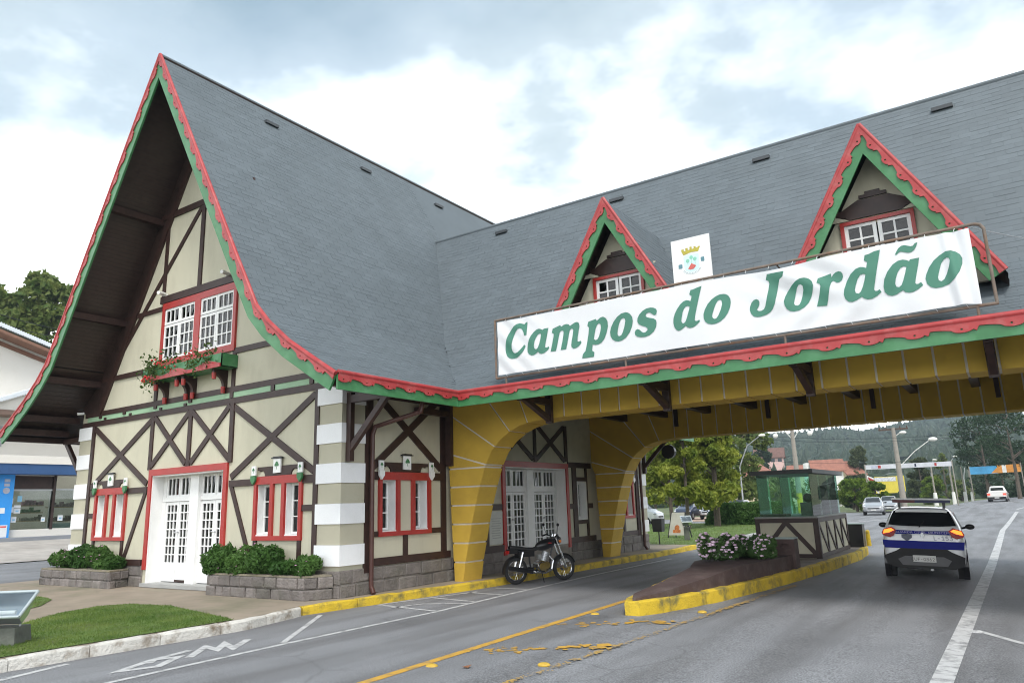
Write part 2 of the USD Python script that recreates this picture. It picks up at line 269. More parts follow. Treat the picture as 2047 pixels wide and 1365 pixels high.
# kerb line and pavement
KW = [(-10.42, -6), (-10.36, 1), (-10.33, 4.2), (-10.2, 7.5), (-10.42, 8.4), (-10.57, 8.96)]
KY = [(-10.6, 9.0), (-10.28, 11.35), (-9.96, 13.7), (-9.86, 18.2), (-9.76, 22.6), (-9.9, 26.4)]
KG = [(-9.9, 26.4), (-10.2, 30), (-10.35, 34), (-10.7, 41), (-12.2, 47), (-16, 51)]
K = KW + KY + KG[1:]
def kerbline(pts, mat, name, L=1.0, h=0.165, w=0.15, first=None):
    ls = LineString(pts); st = UsdGeom.Xform.Define(stage, numbered('/World/' + name)); tag(st, kind='structure')
    n = max(1, round(ls.length / L)); pr = [(0, -0.12), (0, h - 0.03), (-0.012, h - 0.01), (-0.035, h), (-w + 0.01, h), (-w, h - 0.01), (-w, -0.12)]
    for q in range(n):
        s0, s1 = ls.length * q / n + 0.006, ls.length * (q + 1) / n - 0.006
        dz, dx = rng.normal(0, 0.006), rng.normal(0, 0.006); V = []
        for sidx, s in enumerate(np.linspace(s0, s1, 5)):
            p = np.array(ls.interpolate(s).coords[0]); d = np.array(ls.interpolate(min(s + 0.05, ls.length)).coords[0]) - np.array(ls.interpolate(max(s - 0.05, 0)).coords[0]); d /= np.linalg.norm(d)
            nrm = np.array([d[1], -d[0]]); sh = 0.018 if sidx in (0, 4) else 0.0
            for (o, z) in pr:
                e = (o + dx - (sh if o > -0.04 else 0)) ; jit = rng.normal(0, 0.004, 2)
                V.append([*(p + nrm * (e + jit[0])), (z + dz - sh * (z > 0.1) * 0.5) + jit[1]])
        np_ = len(pr); Fq = []
        for r_ in range(4):
            for c_ in range(np_ - 1): a0 = r_ * np_ + c_; Fq.append([a0, a0 + 1, a0 + 1 + np_, a0 + np_])
        mb = MB().add(V, Fq); e0 = [0]; cap = [[0, t, t + 1] for t in range(1, np_ - 1)]; base = 4 * np_
        mb.add(V, cap + [[base, base + t + 1, base + t] for t in range(1, np_ - 1)])
        mb.build('kerb_stone', mat, st, smooth=35)
kerbline(KW, kerbw, 'kerb', 0.95, .155); kerbline(KY, kerby, 'kerb', 1.15, 0.155); kerbline(KG, concrete, 'kerb', 1.4, 0.13)
# the taller white block where the kerb turns out, with its drain slot
pavpoly = Polygon([(x - 0.13, y) for x, y in K if y < 26.5] + [(-10.05, 26.4), (-11.5, 26.6), (-22.9, 26.6), (-22.9, -6)])
m = MB(); Frame((0, 0, 0), (1, 0, 0), (0, 1, 0), (0, 0, 1)).poly(m, pavpoly, -0.05, 0.15); m.build('pavement', paving, kind='structure')

# lawns: a sheet and its blades
lawnm = M('lawn', (0.095, 0.155, 0.03), 0.95, 0.35, 2.2, 0.8, 60, dirt=(0.105, 0.095, 0.04), dscale=1.6, damt=0.55, bdist=0.03)
blade = leafmat('grass_blade', (0.075, 0.145, 0.022), (0.26, 0.31, 0.08), 0.35)
def lawn(pts, n, h, z=0.155, name='lawn'):
    pg = Polygon(pts); m = MB(); Frame((0, 0, z), (1, 0, 0), (0, 1, 0), (0, 0, 1)).flat(m, pg, 0.006); m.build(name, lawnm, kind='structure')
    if not n: return
    x0, y0, x1, y1 = pg.bounds; P = rng.uniform((x0, y0), (x1, y1), (int(n * 2.2), 2))
    import shapely
    P = P[shapely.contains_xy(pg, P[:, 0], P[:, 1])][:n]; n = len(P)
    hh = h * rng.uniform(0.5, 1.3, n) * (0.6 + 0.8 * meshkit.noise(np.column_stack([P * 1.3, np.zeros(n)]), 5)); an = rng.uniform(0, 2 * np.pi, n); w = rng.uniform(0.004, 0.009, n)
    ln = rng.normal(0, 0.5, (n, 2)) * hh[:, None]; d = np.column_stack([np.cos(an), np.sin(an)]) * w[:, None]
    V = np.stack([np.column_stack([P - d, np.full(n, z)]), np.column_stack([P + d, np.full(n, z)]), np.column_stack([P + ln, z + hh])], 1).reshape(-1, 3)
    MB().add(V, np.arange(3 * n).reshape(-1, 3)).build('grass', blade, label=None, kind='stuff')
    return
LAWN1 = [(-10.38, 7.45), (-11.6, 7.75), (-13.2, 8.1), (-14.3, 7.95), (-14.6, 7.5), (-14.3, 6.7), (-13.6, 5.9), (-13.1, 5.3), (-13.0, 3.4), (-10.52, 3.4), (-10.48, 4.2)]
LAWN2 = [(-22.6, 7.9), (-19.2, 7.95), (-17.6, 7.9), (-16.9, 7.75), (-15.9, 7.1), (-15.4, 6.5), (-15.3, 6.0), (-17, 5.3), (-22.6, 5.2)]
lawn(LAWN1, 26000, 0.032); lawn(LAWN2, 14000, 0.032)
lawn([(-10.05, 26.55), (-10.35, 30), (-10.5, 34), (-10.9, 41), (-12.4, 46.8), (-16, 50.8), (-26, 51), (-26, 26.6)], 26000, 0.07, 0.115)

# painted road markings, sheets 4 mm above the asphalt
wpaint = M('white_road_paint', (0.48, 0.48, 0.48), 0.75, 0.08, 4, dirt=(0.17, 0.17, 0.175), dscale=7, damt=0.95)
ypaint = M('yellow_road_paint', (0.50, 0.28, 0.035), 0.75, 0.10, 4, dirt=(0.15, 0.13, 0.10), dscale=6, damt=0.8)
# worn hatch: broken paint with the asphalt showing between
def marking(name, pts, w, mat, eps=0.004, **kw):
    g = LineString(pts).buffer(w / 2, cap_style=2, join_style=2) if w else pts
    m = MB(); m.add(*drape(g, (1.0, 4.0), roadz, eps)); return m.build(name, mat, kind='structure')
marking('white_lane_line', [(-8.40, 0.5), (-8.62, 7.1), (-8.62, 10.2), (-8.82, 12.6), (-9.02, 16.8), (-9.1, 22)], 0.09, wpaint)
marking('white_lane_line', [(-9.98, 4.1), (-10.25, 5.0), (-10.25, 4.9)], 0.10, wpaint) if 0 else None
marking('white_lane_line', [(-9.66, 2.6), (-9.86, 4.0), (-10.12, 4.9)], 0.10, wpaint)
for pq in ([(-10.32, 9.15), (-8.70, 7.05)], [(-10.3, 10.55), (-8.68, 10.28)], [(-9.75, 10.32), (-9.55, 10.95), (-8.70, 11.3)], [(-9.95, 11.75), (-8.80, 11.55)], [(-9.85, 12.75), (-8.88, 12.6)], [(-9.75, 13.6), (-8.95, 13.6)], [(-9.75, 12.9), (-10.3, 10.6)]):
    marking('bay_line', pq, 0.085, wpaint, 0.0055)
marking('white_edge_line', [(-0.86, -4), (-0.90, 8.3), (-0.80, 22.7), (-0.78, 40), (-0.2, 60)], 0.20, wpaint)
marking('white_edge_line', [(-0.74, 12.15), (0.3, 10.7), (2.4, 7.8)], 0.10, wpaint, 0.0055)
for s in range(5): marking('dashed_lane_line', [(-0.2 + s * 1.1, 64 + 9 * s), (0.35 + s * 1.1, 68 + 9 * s)], 0.16, wpaint)
marking('white_edge_line', [(-9.6, 50), (-5.5, 66), (-2.4, 80), (2, 100), (8, 120)], 0.16, wpaint)
marking('yellow_centre_line', [(-5.78, 1), (-5.93, 6.1), (-6.17, 12.7), (-6.35, 22), (-6.4, 26)], 0.13, ypaint)
fadedy = M('faded_yellow_paint', (0.40, 0.25, 0.06), 0.8, 0.1, 4, dirt=(0.16, 0.155, 0.15), dscale=6, damt=0.95)
def hatch(p, q, n=62, sp=.10, r0=.025, r1=.085, mat=None, nm='yellow_hatch_marking'):
    p, q = np.array(p), np.array(q); m = MB(); g = []
    for k in range(n):
        t = rng.uniform(0, 1); c = p + (q - p) * t + rng.normal(0, sp, 2); r = rng.uniform(r0, r1) * (0.55 + 0.7 * t); an = np.sort(rng.uniform(0, 6.28, 7))
        g.append(Polygon([c + r * rng.uniform(0.6, 1.2) * np.array([math.cos(a_), math.sin(a_)]) for a_ in an]).buffer(0))
    m.add(*drape(unary_union(g), (1, 2), roadz, 0.0055)); m.build(nm, mat or ypaint, kind='structure')
hatch((-5.87, 7.70), (-4.52, 8.72)); hatch((-5.98, 9.85), (-4.42, 10.75)); hatch((-5.85, 5.4), (-4.55, 6.2))
for p_, q_ in (((-4.52, 1), (-4.56, 6.7)), ((-4.56, 6.7), (-4.40, 8.9)), ((-4.40, 8.9), (-4.16, 13.4)), ((-4.16, 13.4), (-3.98, 16.0))): hatch(p_, q_, int(75 * abs(q_[1] - p_[1])), .028, .012, .034, fadedy, 'faded_yellow_line')
# letters G M of the reserved bay, drawn long on the road
def road_letter(strokes, label):
    g = unary_union([LineString(s_).buffer(0.055, cap_style=2, join_style=2) for s_ in strokes]); m = MB(); m.add(*drape(g, (2, 2), roadz, 0.005))
    m.build('road_letter', wpaint, label=label, cat='road marking')
road_letter([[(-9.45, 6.13), (-9.3, 5.5), (-9.02, 4.95), (-8.85, 5.33), (-9.18, 5.80), (-9.30, 5.53), (-9.14, 5.38)]], 'white letter G painted on the asphalt of the kerbside bay')
road_letter([[(-9.0, 5.83), (-9.50, 6.40), (-9.14, 6.33), (-9.45, 6.66), (-9.03, 6.50), (-9.43, 7.02)]], 'white letter M painted on the asphalt of the kerbside bay')
# raised yellow studs
studm = M('yellow_stud', (0.50, 0.32, 0.04), 0.6, 0.2, 25)
for (x, y), lb in zip([(-5.80, 6.8), (-4.67, 7.40), (-5.92, 10.98), (-4.43, 11.8), (-0.72, 12.0)],
        ['yellow road stud beside the near end of the solid yellow line', 'yellow road stud in front of the island beside the faded line, nearest the camera', 'yellow road stud on the solid yellow line, left of the island nose', 'yellow road stud just right of the island nose', 'pale road stud at the branch of the thick white line']):
    m = MB(); z = float(roadz(x, y)); m.add(*(lambda mm: (mm.vertices * [0.075, 0.065, 0.028] + [x, y, z], mm.faces))(ICO[2])); m.build('road_stud', studm if x < -2 else wpaint, smooth=True, label=lb, cat='road stud')
leafd = MB(); leafd.add([(-5.42, 6.92, 0.012), (-5.34, 6.95, 0.03), (-5.33, 6.87, 0.012), (-5.40, 6.84, 0.02)], [[0, 1, 2, 3]])
leafd.build('dead_leaf', M('dead_leaf', (0.22, 0.09, 0.04), 0.8), label='small brown dead leaf lying on the asphalt near the yellow line', cat='leaf')
# ------------------------------------------------------------------ the gatehouse
CX, YF, YB, XW, XL, YBK = -16.0, 10.05, 8.58, -10.85, -21.15, 24.29
YC = 17.17
PG = [(0, 12.95), (3.65, 6.73), (4.27, 5.71), (4.67, 5.31), (5.28, 4.84), (6.05, 4.37), (6.55, 4.07)]
PB = [(0, 10.12), (1.42, 7.86), (2.27, 6.48), (2.97, 5.46), (3.66, 4.92), (4.40, 4.47), (5.17, 4.07)]
ug = lambda z: np.interp(-np.asarray(z, float), [-p[1] for p in PG], [p[0] for p in PG])
zg = lambda u: np.interp(np.abs(u), [p[0] for p in PG], [p[1] for p in PG])
vb = lambda z: np.interp(-np.asarray(z, float), [-p[1] for p in PB], [p[0] for p in PB])
zb = lambda v: np.interp(np.abs(v), [p[0] for p in PB], [p[1] for p in PB])
gate = thing('gatehouse', 'half-timbered gateway building with steep grey shingle roofs and an ochre bridge over the road', 'building')
FF = Frame((0, YF, 0), (1, 0, 0), (0, 0, 1), (0, -1, 0)); FS = Frame((XW, 0, 0), (0, 1, 0), (0, 0, 1), (1, 0, 0))

# wall sheets with their openings
WIN_F = [(CX + 2.54, CX + 4.07), (CX - 4.07, CX - 2.54)]
def slots(a0, a1): return [(a0 + 0.09, a0 + 0.53), (a1 - 0.53, a1 - 0.09)]
prof = [(CX - 5.15, 0.15), (CX - 5.15, zg(5.15) - 0.16)] + [(CX - u, z - 0.16) for u, z in reversed(PG) if u < 5.1 and u > 0] + [(CX, 12.75)] + [(CX + u, z - 0.16) for u, z in PG if 0 < u < 5.1] + [(CX + 5.15, zg(5.15) - 0.16), (CX + 5.15, 0.15)]
fw = Polygon(prof)
for a0, a1 in WIN_F:
    for s0, s1 in slots(a0, a1): fw = fw.difference(sbox(s0, 1.31, s1, 2.35))
fw = fw.difference(sbox(CX - 1.44, 0.1, CX + 1.44, 2.75)).difference(sbox(CX - 1.40, 5.58, CX + 1.49, 6.94))
m = MB(); FF.poly(m, fw, -0.22, 0); m.build('facade_wall', cream, gate)
sw = sbox(YF + 0.22, 0.15, YBK, 4.75)
DOOR_S = (15.61, 18.73)
mir = lambda y: 2 * YC - y
WIN_S = [(11.06, 12.69), (mir(12.69), mir(11.06))]
for a0, a1 in WIN_S:
    for s0, s1 in slots(a0, a1): sw = sw.difference(sbox(s0, 1.33, s1, 2.36))
sw = sw.difference(sbox(DOOR_S[0], 0.1, DOOR_S[1], 2.75)).difference(sbox(19.40, 1.29, 19.88, 2.38))
m = MB(); FS.poly(m, sw, -0.22, 0); m.build('side_wall', cream, gate)
m = MB(); m.box(XL, XL + 0.22, YF + 0.22, YBK, 0.15, 4.6); m.box(XL + 0.22, XW - 0.22, YBK - 0.22, YBK, 0.15, 4.6); m.build('rear_wall', cream, gate)
m = MB(); m.box(XL + 0.22, XW - 0.22, YF + 0.22, YBK - 0.22, 0.15, 0.2); m.box(XL + 0.22, XW - 0.22, YF + 0.6, YBK - 0.22, 3.3, 3.4); m.box(XL + 1.5, XW - 1.5, 13, 13.1, 0.2, 3.3); m.build('inner_floor', darkroom, gate)
gp = Polygon([(CX - 5.2, 4.2)] + [(CX - u, z - 0.2) for u, z in reversed(PG) if 0 < u < 5.2] + [(CX, 12.7)] + [(CX + u, z - 0.2) for u, z in PG if 0 < u < 5.2] + [(CX + 5.2, 4.2)])
m = MB(); Frame((0, YBK, 0), (-1, 0, 0), (0, 0, 1), (0, 1, 0)).poly(m, Polygon([(-x, y) for x, y in gp.exterior.coords]), -0.15, 0); m.build('rear_gable_wall', cream, gate)

tk = [0]
def timber(fr, p, q, w=0.135, d=0.032):
    tk[0] = (tk[0] + 1) % 7; m = MB(); fr.bar(m, p, q, w, -0.004, d + 0.0017 * tk[0]); return m.build('timber', brown, gate)
def tb(fr, a0, a1, b0, b1, d=0.032):
    tk[0] = (tk[0] + 1) % 7; m = MB(); fr.box(m, a0, a1, b0, b1, -0.004, d + 0.0017 * tk[0]); return m.build('timber', brown, gate)
m = MB(); FF.box(m, CX - 4.9, CX + 4.9, 4.345, 4.47, -0.003, 0.012); m.build('green_band', palegreen, gate)
tb(FF, CX - 5.14, CX + 5.10, 4.20, 4.335, 0.024); tb(FF, CX - 5.0, CX + 4.95, 4.47, 4.60, 0.024)
for s in (-4.2, -3.0, -1.55, -0.05, 1.55, 3.0, 4.25): tb(FF, CX + s - 0.06, CX + s + 0.06, 4.40 if s < 0 else 4.345, 4.47, 0.035)
for s in (-3.95, -2.7, -1.3, -0.25): tb(FF, CX + s - 0.05, CX + s + 0.05, 4.345, 4.405, 0.033)
for sg in (-1, 1):
    f = lambda s: CX + sg * s
    lo, hi = lambda a_, b_: min(f(a_), f(b_)), lambda a_, b_: max(f(a_), f(b_))
    tb(FF, lo(4.40, 4.53), hi(4.40, 4.53), 0.66, 4.21, 0.045)
    tb(FF, lo(1.55, 1.69), hi(1.55, 1.69), 2.89, 4.21)
    timber(FF, (f(1.68), 4.12), (f(4.38), 2.56), 0.14); timber(FF, (f(4.38), 4.12), (f(1.68), 2.56), 0.14)
    timber(FF, (f(0.05), 4.18), (f(1.55), 2.98), 0.13); timber(FF, (f(1.52), 4.18), (f(0.10), 2.96), 0.13)
    tb(FF, lo(1.64, 2.54), hi(1.64, 2.54), 2.35, 2.49); tb(FF, lo(4.07, 4.40), hi(4.07, 4.40), 2.33, 2.49); tb(FF, lo(4.07, 4.40), hi(4.07, 4.40), 1.78, 1.90, 0.03)
    timber(FF, (f(1.70), 2.38), (f(2.47), 0.80), 0.11)
    tb(FF, lo(2.56, 2.66), hi(2.56, 2.66), 0.76, 1.21); tb(FF, lo(3.95, 4.05), hi(3.95, 4.05), 0.76, 1.21)
    tb(FF, lo(1.64, 4.40), hi(1.64, 4.40), 0.63, 0.77, 0.05)
    # upper gable
    for z, e in ((5.43, .13), (7.0, .12)):
        x1 = ug(z) - 0.12
        tb(FF, lo(1.58, x1), hi(1.58, x1), z - e / 2, z + e / 2)
    timber(FF, (f(0.03), 9.50), (f(3.42), 6.05), 0.12)
    tb(FF, lo(1.50, 1.62), hi(1.50, 1.62), 7.32, 9.55)
    tb(FF, lo(1.52, 1.64), hi(1.52, 1.64), 4.60, 5.45)
    q = MB(); tri = Polygon([(f(-.2), 12.1), (f(.79), 10.5), (f(4.16), 4.60), (f(-.2), 4.60)]); rim = Polygon([(f(0), 12.7)] + [(f(u), z - .17) for u, z in PG if 0 < u < 5.2] + [(f(5.15), zg(5.15) - .17), (f(5.15), 4.60), (f(0), 4.60)]); FF.poly(q, rim.difference(tri), .001, .030); q.build('verge_boarding', soffm, gate)
    timber(FF, (f(.60), 10.95), (f(4.25), 4.55), .17, .055)
tb(FF, CX - 0.07, CX + 0.07, 2.89, 4.21); tb(FF, CX - 0.07, CX + 0.07, 7.3, 9.5); tb(FF, CX - 0.06, CX + 0.06, 4.60, 5.15)
tb(FF, CX - 1.62, CX + 1.62, 7.115, 7.30, 0.06); tb(FF, CX - 2.0, CX + 2.0, 9.46, 9.62, 0.05); tb(FF, CX - 1.2, CX - 0.5, 7.30, 7.34, 0.05) if 0 else None

# windows --------------------------------------------------------------------
def panes_grid(fr, par, a0, a1, b0, b1, nc, nr, d, sash=0.045, bar=0.022, mat=glass):
    """a white sash with nc x nr panes; sash and panes are children of par"""
    g = sbox(a0, b0, a1, b1); w = (a1 - a0 - 2 * sash - (nc - 1) * bar) / nc; h = (b1 - b0 - 2 * sash - (nr - 1) * bar) / nr
    for c in range(nc):
        for r in range(nr):
            x, y = a0 + sash + c * (w + bar), b0 + sash + r * (h + bar)
            g = g.difference(sbox(x, y, x + w, y + h)); mp = MB()
            tl = rng.normal(0, 0.0025, 2)
            mp.add(fr.map([(x - .004, y - .004, d + .012 + tl[0]), (x + w + .004, y - .004, d + .012 - tl[0]), (x + w + .004, y + h + .004, d + .012 + tl[1]), (x - .004, y + h + .004, d + .012 - tl[1])]), [[0, 1, 2, 3]])
            mp.build('pane', mat, par)
    mm = MB(); fr.poly(mm, g, d, d + 0.035); mm.build('sash', whitem, par)
def ring(a0, b0, a1, b1, w): return sbox(a0, b0, a1, b1).difference(sbox(a0 + w, b0 + w, a1 - w, b1 - w))
def crest(fr, par, a, b, w, h, d, green=True, tip=None):
    q = MB(); fr.poly(q, sbox(a - w / 2, b - h / 2, a + w / 2, b + h / 2), d, d + 0.03); q.build('crest_plate', whitem, par)
    q = MB(); fr.flat(q, unary_union([Point(a, b + h * .15).buffer(w * .2, 3), Point(a - w * .17, b + h * .06).buffer(w * .13, 3), Point(a + w * .17, b + h * .06).buffer(w * .13, 3), sbox(a - w * .035, b - h * .25, a + w * .035, b + h * .1)]), d + 0.034); q.build('tree_emblem', greenm, par)
    if tip: q = MB(); fr.poly(q, Polygon([(a - w * .55, b - h / 2 - 0.005), (a + w * .55, b - h / 2 - 0.005), (a + w * .55, b - h / 2 - 0.10), (a, b - h / 2 - 0.19), (a - w * .55, b - h / 2 - 0.10)]), d, d + 0.05); q.build('corner_drop', tip, par)
def slot_window(fr, a0, a1, b0, b1, tip, dp=.23):
    w = MB(); g = ring(a0, b0, a1, b1, 0.09)
    sl = slots(a0, a1); cmid = (a0 + a1) / 2
    g = unary_union([g, sbox(sl[0][1], b0, sl[0][1] + 0.10, b1), sbox(sl[1][0] - 0.10, b0, sl[1][0], b1), sbox(a0, b1 - 0.165, a1, b1)])
    fr.poly(w, g, -0.003, 0.055); p = w.build('window', redm, gate)
    for s0, s1 in sl:
        r = MB(); fr.poly(r, ring(s0 - .002, b0 + .088, s1 + .002, b1 - .15, 0.018), -dp - .005, 0.0); fr.box(r, s0, s1, b0 + .088, b0 + .115, -dp - .005, 0.02); r.build('reveal', whitem, p)
        panes_grid(fr, p, s0 + .02, s1 - .02, b0 + .12, b1 - .172, 2, 3, -dp)
    # headboard with three crest plates
    hb = unary_union([sbox(a0 + 0.18, b1 + 0.005, a1 - 0.18, b1 + 0.20), Polygon([(a0 + .10, b1 + .20), (a0 + .10, b1 + .13), (a0 + .30, b1 + .12), (a0 + .38, b1 + .02), (a1 - .38, b1 + .02), (a1 - .30, b1 + .12), (a1 - .10, b1 + .13), (a1 - .10, b1 + .20)])])
    hb = hb.difference(unary_union([Point(a0 + .24, b1 + .02).buffer(0.105), Point(a1 - .24, b1 + .02).buffer(0.105)]))
    q = MB(); fr.poly(q, hb, -0.003, 0.045); q.build('headboard', brown, p)
    for aa in (a0 + .24, a1 - .24):
        q = MB(); fr.poly(q, Point(aa, b1 + .005).buffer(0.09).intersection(sbox(aa - 1, b1 + .004, aa + 1, b1 + 1)), 0.0, 0.03); q.build('scroll', cream, p)
    crest(fr, p, cmid, b1 + 0.20, 0.23, 0.29, 0.05)
    q = MB(); fr.poly(q, unary_union([sbox(cmid - .17, b1 + .35, cmid + .17, b1 + .372), sbox(cmid - .12, b1 + .372, cmid + .12, b1 + .39)]), 0.03, 0.10); q.build('plate_cap', black, p)
    for aa in (a0 + 0.02, a1 - 0.02): crest(fr, p, aa, b1 + 0.13, 0.135, 0.20, 0.062, tip=tip)
for a0, a1 in WIN_F: slot_window(FF, a0, a1, 1.21, 2.52, greenm, .17)
for a0, a1 in WIN_S: slot_window(FS, a0, a1, 1.22, 2.52, whitem)

# double doors -----------------------------------------------------------------
def door(fr, a0, a1, b0, b1, dep):
    o = MB(); fr.poly(o, sbox(a0 - .13, b0 + 0.3, a1 + .13, b1 + .15).difference(sbox(a0, b0, a1, b1)), -0.003, 0.055)
    p = o.build('door', redm, gate); mid = (a0 + a1) / 2
    q = MB()
    for s0, s1 in ((a0, a0 + .03), (a1 - .03, a1)): fr.box(q, s0, s1, b0, b1 - .03, -dep - .06, 0.02)
    fr.box(q, a0, a1, b1 - .03, b1, -dep - .06, 0.02); fr.box(q, mid - .17, mid + .17, b0, b1 - .03, -dep - .05, -dep + 0.13); fr.box(q, a0 + .03, a1 - .03, b1 - .63, b1 - .53, -dep - .045, -dep + .06)
    fr.box(q, a0 + .03, a0 + .16, b0, b1 - .03, -dep - .05, -dep + .05); fr.box(q, a1 - .16, a1 - .03, b0, b1 - .03, -dep - .05, -dep + .05)
    q.build('jamb', whitem, p)
    for s0, s1 in ((a0 + .16, mid - .17), (mid + .17, a1 - .16)):
        h = (s0 + s1) / 2
        for t0, t1 in ((s0, h - .006), (h + .006, s1)):
            panes_grid(fr, p, t0, t1, b1 - .53, b1 - .035, 3, 1, -dep, 0.055, 0.028)
            panes_grid(fr, p, t0, t1, b0 + .38, b1 - .64, 3, 7, -dep, 0.075, 0.028)
            q = MB(); fr.box(q, t0, t1, b0 + .02, b0 + .38, -dep, -dep + .035); fr.box(q, t0 + .07, t1 - .07, b0 + .10, b0 + .34, -dep + .035, -dep + .042); q.build('door_panel', whitem, p)
            q = MB(); fr.box(q, t0, t1, b0 + .015, b0 + .065, -dep + .036, -dep + .045); q.build('kick_plate', brown, p) if t0 > s0 + .1 else None
        q = MB(); q.ball(fr.pt(h - .05, b0 + 1.15, -dep + .06), .025, 1); q.ball(fr.pt(h + .05, b0 + 1.15, -dep + .06), .025, 1); q.build('handle', chrome, p)
    q = MB(); fr.box(q, a0 - .1, a1 + .1, b0 - .08, b0, -dep - .1, 0.10); q.build('door_step', concrete, p)
    return p
door(FF, CX - 1.44, CX + 1.44, 0.24, 2.74, 0.32); door(FS, DOOR_S[0], DOOR_S[1], 0.24, 2.74, 0.32)
# upper casement window
o = MB(); a0, a1, b0, b1 = CX - 1.50, CX + 1.59, 5.44, 7.10
FF.poly(o, sbox(a0, b0, a1, b1).difference(sbox(CX - 1.39, 5.60, CX - 0.07, 6.93)).difference(sbox(CX + .16, 5.60, CX + 1.48, 6.93)), -0.003, 0.06)
uw = o.build('window', redm, gate)
for s0 in (CX - 1.39, CX + .16):
    for t0, t1 in ((s0, s0 + .655), (s0 + .665, s0 + 1.32)):
        panes_grid(FF, uw, t0, t1, 6.52, 6.93, 3, 1, 0.0, 0.06, 0.03); panes_grid(FF, uw, t0, t1, 5.60, 6.50, 3, 3, 0.0, 0.06, 0.03)
# small security cameras / lamps on the beam
for x in (CX - 1.45, CX + 1.2):
    q = MB(); q.cyl((x, YF - .06, 7.36), (x + .12, YF - .30, 7.33), 0.045, n=10); q.box(x - .03, x + .03, YF - .1, YF, 7.30, 7.38); q.build('security_camera', whitem, gate)
q = MB(); q.cyl((CX - 4.95, YF - .10, 4.60), (CX - 5.0, YF - .26, 4.58), 0.035, n=10); q.build('security_camera', whitem, gate)

# quoins
for k, z0 in enumerate(np.arange(0.73, 4.2, 0.39)):
    z1 = min(z0 + 0.39, 4.20); wt = k % 2 == 0; e = 0.055 if wt else 0.028
    for (xa, xb, ya, yb) in ((XW - .645 - (0.02 if wt else 0), XW + e, YF - e, YF + .60), (XL - e, XL + .60 + (0.02 if wt else 0), YF - e, YF + .60), (XW - .4, XW + e, YBK - .60, YBK + e)):
        q = MB(); q.tm(trimesh.Trimesh(*(lambda mm: (mm.vertices, mm.faces))(trimesh.creation.box((xb - xa, yb - ya, z1 - z0 - 0.004)))).apply_translation(((xa + xb) / 2, (ya + yb) / 2, (z0 + z1) / 2)))
        q.build('quoin', quoinw if wt else quoinc, gate)

# side wall timbers (front part and its mirror), passage
for mr in (False, True):
    y = (lambda v: mir(v)) if mr else (lambda v: v)
    r = lambda a_, b_: (min(y(a_), y(b_)), max(y(a_), y(b_)))
    tb(FS, *r(10.655, 10.87), 0.55, 4.2, 0.045); tb(FS, *r(13.06, 13.23), 0.66, 4.2)
    timber(FS, (y(10.90), 2.62), (y(12.95), 4.15), 0.15); timber(FS, (y(13.05), 2.62), (y(10.95), 4.15), 0.15)
    tb(FS, *r(10.87, 11.06), 2.36, 2.52); tb(FS, *r(12.69, 13.06), 2.36, 2.52); tb(FS, *r(10.87, 11.06), 1.22, 1.33); tb(FS, *r(12.69, 13.06), 1.22, 1.33)
    tb(FS, *r(11.81, 11.94), .81, 1.22); tb(FS, *r(10.87, 13.35), .66, .81, 0.045); tb(FS, *r(10.87, 13.23), 4.05, 4.2, .05)
tb(FS, 13.95, 15.47, 1.65, 1.80); tb(FS, 13.95, 15.47, 2.79, 2.95); tb(FS, 15.30, 15.46, 2.95, 4.0); tb(FS, 14.68, 14.86, .8, 1.65); tb(FS, 13.9, 15.48, .64, .80, .045)
timber(FS, (13.98, 3.9), (15.3, 3.0), .14)
tb(FS, 17.06, 17.19, 2.90, 4.0); tb(FS, 18.75, 18.90, 2.95, 4.0); tb(FS, 18.90, 20.3, 2.79, 2.95); tb(FS, 18.86, 20.4, .64, .80, .045)
for p_, q_ in (((15.5, 2.98), (17.0, 3.95)), ((15.45, 3.95), (17.0, 2.98)), ((17.2, 2.98), (18.72, 3.95)), ((17.2, 3.95), (18.72, 2.98))): timber(FS, p_, q_, .13)
tb(FS, 19.13, 19.36, .8, 2.79); tb(FS, 19.92, 20.03, .8, 2.79); tb(FS, 19.36, 19.92, 2.40, 2.52); tb(FS, 19.36, 19.92, 1.16, 1.28); tb(FS, 20.0, 20.3, 1.6, 1.75); tb(FS, 18.88, 19.13, 1.6, 1.75)
q = MB(); FS.poly(q, ring(19.36, 1.275, 19.92, 2.395, .045), -.2, .05); pw = q.build('window', whitem, gate); panes_grid(FS, pw, 19.41, 19.88, 1.33, 2.35, 1, 3, -.18)
q = MB(); FS.box(q, 14.89, 15.46, .83, 1.62, .005, .03); pl_ = q.build('notice_board', M('grey_notice', (0.50, 0.51, 0.47), .5, .05, 8), gate)
q = MB()
for k in range(9): FS.box(q, 14.97 + .02 * (k % 3), 15.38 - .05 * (k % 2), 1.44 - k * .058, 1.455 - k * .058, .031, .0335)
q.build('notice_lines', M('grey_print', (0.3, 0.31, 0.3), .6), pl_)

